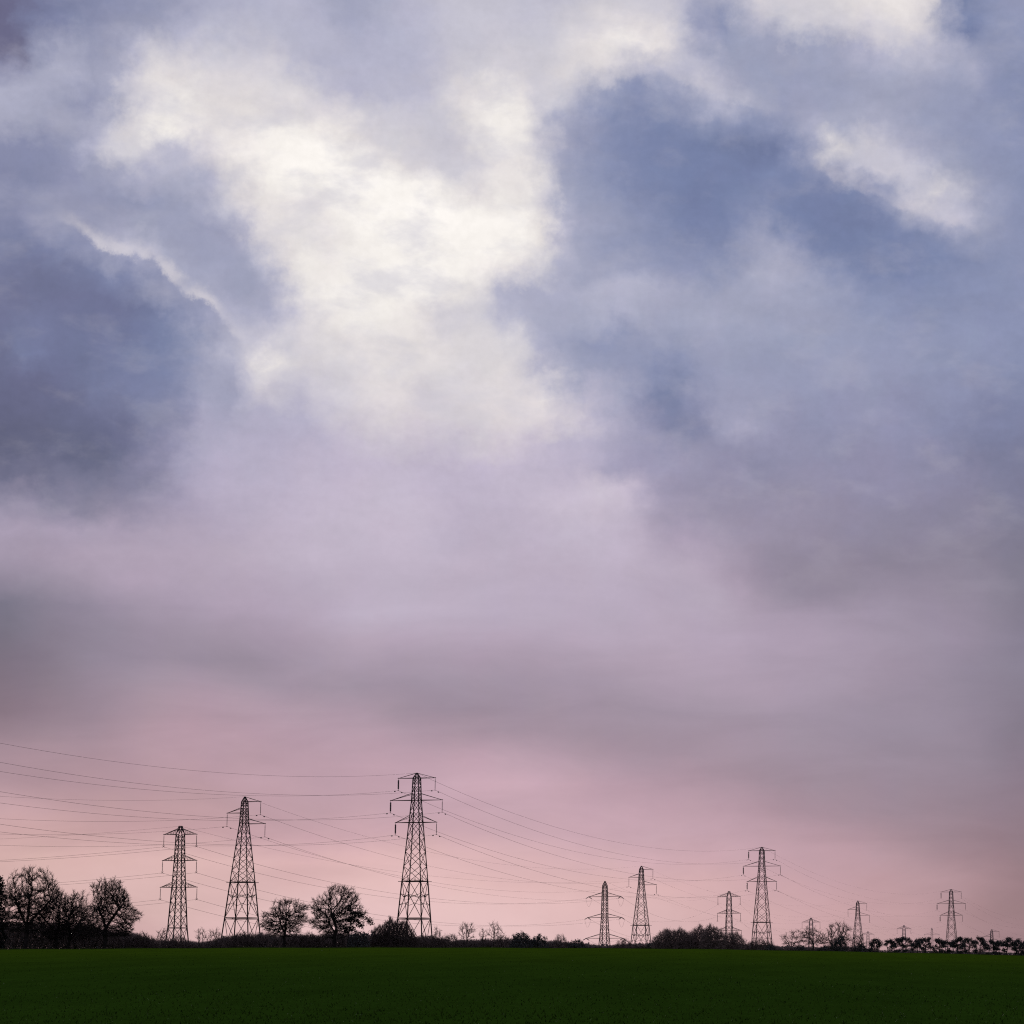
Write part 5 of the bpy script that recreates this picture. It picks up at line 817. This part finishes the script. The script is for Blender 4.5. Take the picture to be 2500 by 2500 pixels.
# ------------------------------------------------------------------ sky
def sky_band(i, row, half):
    """one band of the cloud cover: its colours from left to right, faded in around its own height and added to the bands below"""
    g = bpy.data.node_groups.new('cloud_band', 'ShaderNodeTree'); N = g.nodes.new; L = g.links.new
    for s in ('left', 'right', 'height'): g.interface.new_socket(s, in_out='INPUT', socket_type='NodeSocketFloat')
    g.interface.new_socket('below', in_out='INPUT', socket_type='NodeSocketVector')
    g.interface.new_socket('cloud', in_out='OUTPUT', socket_type='NodeSocketVector')
    gi = N('NodeGroupInput'); go = N('NodeGroupOutput')
    def chain(name):
        n = N('ShaderNodeMath'); n.operation = 'MULTIPLY_ADD'
        L(gi.outputs['below'], n.inputs[0]); n.inputs[1].default_value = 1e-7; L(gi.outputs[name], n.inputs[2]); return n.outputs[0]
    both = []
    for s, nm in ((0, 'left'), (half, 'right')):
        rp = N('ShaderNodeValToRGB'); cr = rp.color_ramp; cr.interpolation = 'LINEAR'
        while len(cr.elements) < half+1: cr.elements.new(.5)
        for j in range(half+1): cr.elements[j].position = j/half
        for j in range(half+1): cr.elements[j].color = lin(row[(s+j)*3:(s+j)*3+3]) + (1,)
        L(chain(nm), rp.inputs['Fac']); both.append(rp.outputs['Color'])
    def vm(op, a, b):
        n = N('ShaderNodeVectorMath'); n.operation = op; L(a, n.inputs[0])
        if isinstance(b, tuple): n.inputs[1].default_value = b
        else: L(b, n.inputs[1])
        return n.outputs[0]
    c = vm('SUBTRACT', vm('ADD', both[0], both[1]), lin(row[half*3:half*3+3]))
    def m(op, a, b):
        n = N('ShaderNodeMath'); n.operation = op
        for k, q in enumerate((a, b)):
            if isinstance(q, float): n.inputs[k].default_value = q
            elif q is not None: L(q, n.inputs[k])
        return n.outputs[0]
    w = m('MAXIMUM', m('SUBTRACT', 1.0, m('ABSOLUTE', m('SUBTRACT', chain('height'), float(i)), None)), 0.0)
    n = N('ShaderNodeVectorMath'); n.operation = 'SCALE'; L(c, n.inputs[0]); L(w, n.inputs['Scale'])
    L(vm('ADD', n.outputs[0], gi.outputs['below']), go.inputs['cloud'])
    return g

def build_world():
    w = bpy.data.worlds.new('World'); sc.world = w; w.use_nodes = True
    nt = w.node_tree; nt.nodes.clear(); N = nt.nodes.new; L = nt.links.new
    def math_(op, a, b=None, c=None, clamp=False):
        n = N('ShaderNodeMath'); n.operation = op; n.use_clamp = clamp
        for k, v in enumerate((a, b, c)):
            if v is None: continue
            if isinstance(v, (int, float)): n.inputs[k].default_value = v
            else: L(v, n.inputs[k])
        return n.outputs[0]
    def vec(op, a, b=None, scale=None):
        n = N('ShaderNodeVectorMath'); n.operation = op
        for k, v in enumerate((a, b)):
            if v is None: continue
            if isinstance(v, (tuple, list)): n.inputs[k].default_value = v
            else: L(v, n.inputs[k])
        if scale is not None:
            if isinstance(scale, (int, float)): n.inputs['Scale'].default_value = scale
            else: L(scale, n.inputs['Scale'])
        return n.outputs[0]
    def rng_(v, a, b, c=0., d=1., smooth=True):
        n = N('ShaderNodeMapRange'); n.interpolation_type = 'SMOOTHSTEP' if smooth else 'LINEAR'
        L(v, n.inputs['Value']); n.inputs['From Min'].default_value = a; n.inputs['From Max'].default_value = b
        n.inputs['To Min'].default_value = c; n.inputs['To Max'].default_value = d
        return n.outputs['Result']
    def mix(f, a, b, blend='MIX'):
        n = N('ShaderNodeMix'); n.data_type = 'RGBA'; n.blend_type = blend
        L(f, n.inputs['Factor']) if not isinstance(f, float) else setattr(n.inputs['Factor'], 'default_value', f)
        for s, v in (('A', a), ('B', b)):
            if isinstance(v, (tuple, list)): n.inputs[s].default_value = tuple(v)[:3] + (1,)
            else: L(v, n.inputs[s])
        return n.outputs['Result']
    def noise(v, scale, detail, rough, dist=0.):
        n = N('ShaderNodeTexNoise'); L(v, n.inputs['Vector']); n.inputs['Scale'].default_value = scale
        n.inputs['Detail'].default_value = detail; n.inputs['Roughness'].default_value = rough; n.inputs['Distortion'].default_value = dist
        return n
    tc = N('ShaderNodeTexCoord'); d = vec('NORMALIZE', tc.outputs['Generated'])
    sp = N('ShaderNodeSeparateXYZ'); L(d, sp.inputs[0])
    az = math_('MULTIPLY', math_('ARCTAN2', sp.outputs['X'], sp.outputs['Y']), 180/math.pi)
    el = math_('MULTIPLY', math_('ARCSINE', sp.outputs['Z']), 180/math.pi)
    cb = N('ShaderNodeCombineXYZ'); L(az, cb.inputs[0]); L(el, cb.inputs[1]); p = cb.outputs[0]
    # cloud streets run down towards the right: stretch the noise along them
    mp = N('ShaderNodeMapping'); L(p, mp.inputs['Vector'])
    mp.inputs['Rotation'].default_value = (0, 0, R(32)); mp.inputs['Scale'].default_value = (.62, 1.15, 1)
    ps = mp.outputs['Vector']
    hi = rng_(el, 5.5, 10.5)                     # puffy above, smooth veil below
    w1 = noise(ps, .42, 7, .56, .1)
    off = vec('SUBTRACT', w1.outputs['Color'], (.5, .5, .5))
    off = vec('SCALE', off, scale=rng_(hi, 0, 1, WARP_LO, WARP_HI, False))
    w2 = noise(p, 1.6, 8, .6, 0.)
    off2 = vec('SCALE', vec('SUBTRACT', w2.outputs['Color'], (.5, .5, .5)), scale=rng_(hi, 0, 1, .12, FINE_HI, False))
    q = vec('ADD', vec('ADD', p, off), off2)
    sq = N('ShaderNodeSeparateXYZ'); L(q, sq.inputs[0]); qa, qe = sq.outputs[0], sq.outputs[1]
    am = (AZ0+AZ1)/2
    ua = rng_(qa, AZ0, am, 0, 1, False); ub = rng_(qa, am, AZ1, 0, 1, False)
    v = rng_(qe, EL0, EL1, 0, NR-1, False)
    acc = None
    half = (NC-1)//2
    for i, row in enumerate(SKY):
        gn = N('ShaderNodeGroup'); gn.node_tree = sky_band(i, row, half)
        L(ua, gn.inputs['left']); L(ub, gn.inputs['right']); L(v, gn.inputs['height'])
        if acc is None: gn.inputs['below'].default_value = (0, 0, 0)
        else: L(acc, gn.inputs['below'])
        acc = gn.outputs['cloud']
    cloud = acc
    # lit and shaded rims of the nearer cloud banks
    cr_ = noise(p, 2.4, 7, .64)
    crk = math_('MULTIPLY', math_('SUBTRACT', cr_.outputs['Fac'], .5), .62)
    brk = noise(p, 1.1, 3, .5)
    for r in RIMS:
        pts = r['pts']; a0, a1 = pts[0][0], pts[-1][0]; e0 = min(b for _, b in pts); e1 = max(b for _, b in pts)
        uu = math_('DIVIDE', math_('SUBTRACT', az, a0), a1-a0)
        fc = N('ShaderNodeFloatCurve'); cm = fc.mapping; cv = cm.curves[0]
        q_ = [((a-a0)/(a1-a0), (b-e0)/(e1-e0)) for a, b in pts]
        cv.points[0].location = q_[0]; cv.points[1].location = q_[-1]
        for a, b in q_[1:-1]: cv.points.new(a, b)
        for pnt in cv.points: pnt.handle_type = 'AUTO'
        cm.update(); L(math_('MINIMUM', math_('MAXIMUM', uu, 0.0), 1.0), fc.inputs['Value'])
        line = math_('ADD', math_('MULTIPLY', fc.outputs[0], e1-e0), e0)
        dd = math_('ADD', math_('SUBTRACT', el, line), crk)
        win = math_('MULTIPLY', rng_(uu, 0., .22), rng_(uu, 1., .8))
        lite = math_('MULTIPLY', rng_(dd, -.07, .09), rng_(dd, r['w']+.22, .06))
        lite = math_('MULTIPLY', math_('MULTIPLY', lite, win), math_('MULTIPLY', rng_(brk.outputs['Fac'], .34, .6, .2, 1.0), r['k']))
        dark = math_('MULTIPLY', math_('MULTIPLY', rng_(dd, .16, -.12), rng_(dd, -r['fade']-.45, -.05)), math_('MULTIPLY', win, r['kd']))
        cloud = mix(dark, cloud, lin(r['lo'])); cloud = mix(lite, cloud, lin(r['hi']))
    # billow detail
    n1 = noise(ps, 1.3, 8, .6, .25); n2 = noise(p, 5.0, 5, .62)
    ml = N('ShaderNodeMapping'); L(p, ml.inputs['Vector']); ml.inputs['Rotation'].default_value = (0, 0, R(9)); ml.inputs['Scale'].default_value = (.28, 1.1, 1)
    n3 = noise(ml.outputs['Vector'], .9, 7, .55, .5)
    b1 = math_('MULTIPLY', math_('SUBTRACT', n1.outputs['Fac'], .5), rng_(hi, 0, 1, .05, BIL_HI, False))
    b2 = math_('MULTIPLY', math_('SUBTRACT', n2.outputs['Fac'], .5), rng_(hi, 0, 1, .03, .13, False))
    b3 = math_('MULTIPLY', math_('SUBTRACT', n3.outputs['Fac'], .5), rng_(hi, 0, 1, .32, .05, False))
    cloud = vec('SCALE', cloud, scale=math_('ADD', math_('ADD', math_('ADD', b1, b2), b3), 1.0))
    # lilac wisps drifting over the bright opening, pale wisps over the darker banks
    lum = vec('DOT_PRODUCT', cloud, (.33, .34, .33))
    lumn = lum.node.outputs['Value']
    mw = N('ShaderNodeMapping'); L(vec('ADD', p, vec('SCALE', off, scale=.5)), mw.inputs['Vector']); mw.inputs['Rotation'].default_value = (0, 0, R(38)); mw.inputs['Scale'].default_value = (.7, 1.35, 1)
    wn = noise(mw.outputs['Vector'], .95, 7, .58, .15)
    wf = math_('MULTIPLY', math_('MULTIPLY', rng_(wn.outputs['Fac'], .44, .72), rng_(lumn, .42, .80)), math_('MULTIPLY', hi, .5))
    cloud = mix(wf, cloud, lin((196, 194, 208)))
    pf = math_('MULTIPLY', math_('MULTIPLY', rng_(wn.outputs['Fac'], .52, .25), rng_(lumn, .62, .30)), math_('MULTIPLY', hi, .13))
    cloud = mix(pf, cloud, lin((214, 208, 216)))
    # clear twilight sky behind the cloud bank
    sky = N('ShaderNodeTexSky'); sky.sky_type = 'NISHITA'; sky.sun_disc = False
    sky.sun_elevation = R(SUN_EL); sky.sun_rotation = R(SUN_AZ)
    b_sky = N('ShaderNodeBackground'); L(sky.outputs[0], b_sky.inputs['Color']); b_sky.inputs['Strength'].default_value = .11
    b_cl = N('ShaderNodeBackground'); L(cloud, b_cl.inputs['Color']); b_cl.inputs['Strength'].default_value = 1
    on = noise(d, 2.2, 5, .55)
    b_ov = N('ShaderNodeBackground'); L(mix(on.outputs['Fac'], lin((112, 112, 132)), lin((176, 170, 184))), b_ov.inputs['Color'])
    mo = N('ShaderNodeMixShader'); mo.inputs[0].default_value = .75; L(b_sky.outputs[0], mo.inputs[1]); L(b_ov.outputs[0], mo.inputs[2])
    ms = N('ShaderNodeMixShader'); L(rng_(sp.outputs['Y'], .1, .75), ms.inputs[0]); L(mo.outputs[0], ms.inputs[1]); L(b_cl.outputs[0], ms.inputs[2])
    out = N('ShaderNodeOutputWorld'); L(ms.outputs[0], out.inputs['Surface'])
    w.cycles.sampling_method = 'MANUAL'; w.cycles.sample_map_resolution = 512

WARP_LO, WARP_HI, FINE_HI, BIL_LO, BIL_HI = .9, .9, 1.15, .07, .24
SUN_AZ, SUN_EL = -8.0, 15.0
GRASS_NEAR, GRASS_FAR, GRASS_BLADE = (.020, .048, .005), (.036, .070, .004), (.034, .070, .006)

build_world()
build_ground()
build_verge()
build_lines()
for i, v in enumerate(VEG): make_veg(i, *v)
for i, h in enumerate(HEDGES): make_hedge(i, *h)
for wd in WOODS: make_wood(*wd)

sd = bpy.data.lights.new('Sun', 'SUN'); sd.energy = 1.5; sd.angle = R(14); sd.color = (1, .93, .86)
so = bpy.data.objects.new('Sun', sd); col.objects.link(so)
sv = Vector((math.sin(R(SUN_AZ))*math.cos(R(SUN_EL)), math.cos(R(SUN_AZ))*math.cos(R(SUN_EL)), math.sin(R(SUN_EL))))
so.rotation_euler = sv.to_track_quat('Z', 'Y').to_euler(); so.location = (0, 0, 80)

cd = bpy.data.cameras.new('Camera'); co = bpy.data.objects.new('Camera', cd); col.objects.link(co)
co.location = (0, 0, 1.7); co.rotation_euler = (R(90) + math.atan(1088/7000), 0, 0)
cd.sensor_width = 36; cd.lens = 7000/2500*36; cd.shift_x = -.25; cd.clip_start = .5; cd.clip_end = 30000
sc.camera = co
sc.view_settings.view_transform = 'Standard'; sc.view_settings.look = 'None'; sc.view_settings.exposure = 0; sc.view_settings.gamma = 1
sc.cycles.use_denoising = False; sc.cycles.use_adaptive_sampling = True; sc.cycles.adaptive_threshold = .012; sc.cycles.adaptive_min_samples = 16; sc.cycles.filter_width = 1.15
sc.cycles.max_bounces = 4; sc.cycles.diffuse_bounces = 2
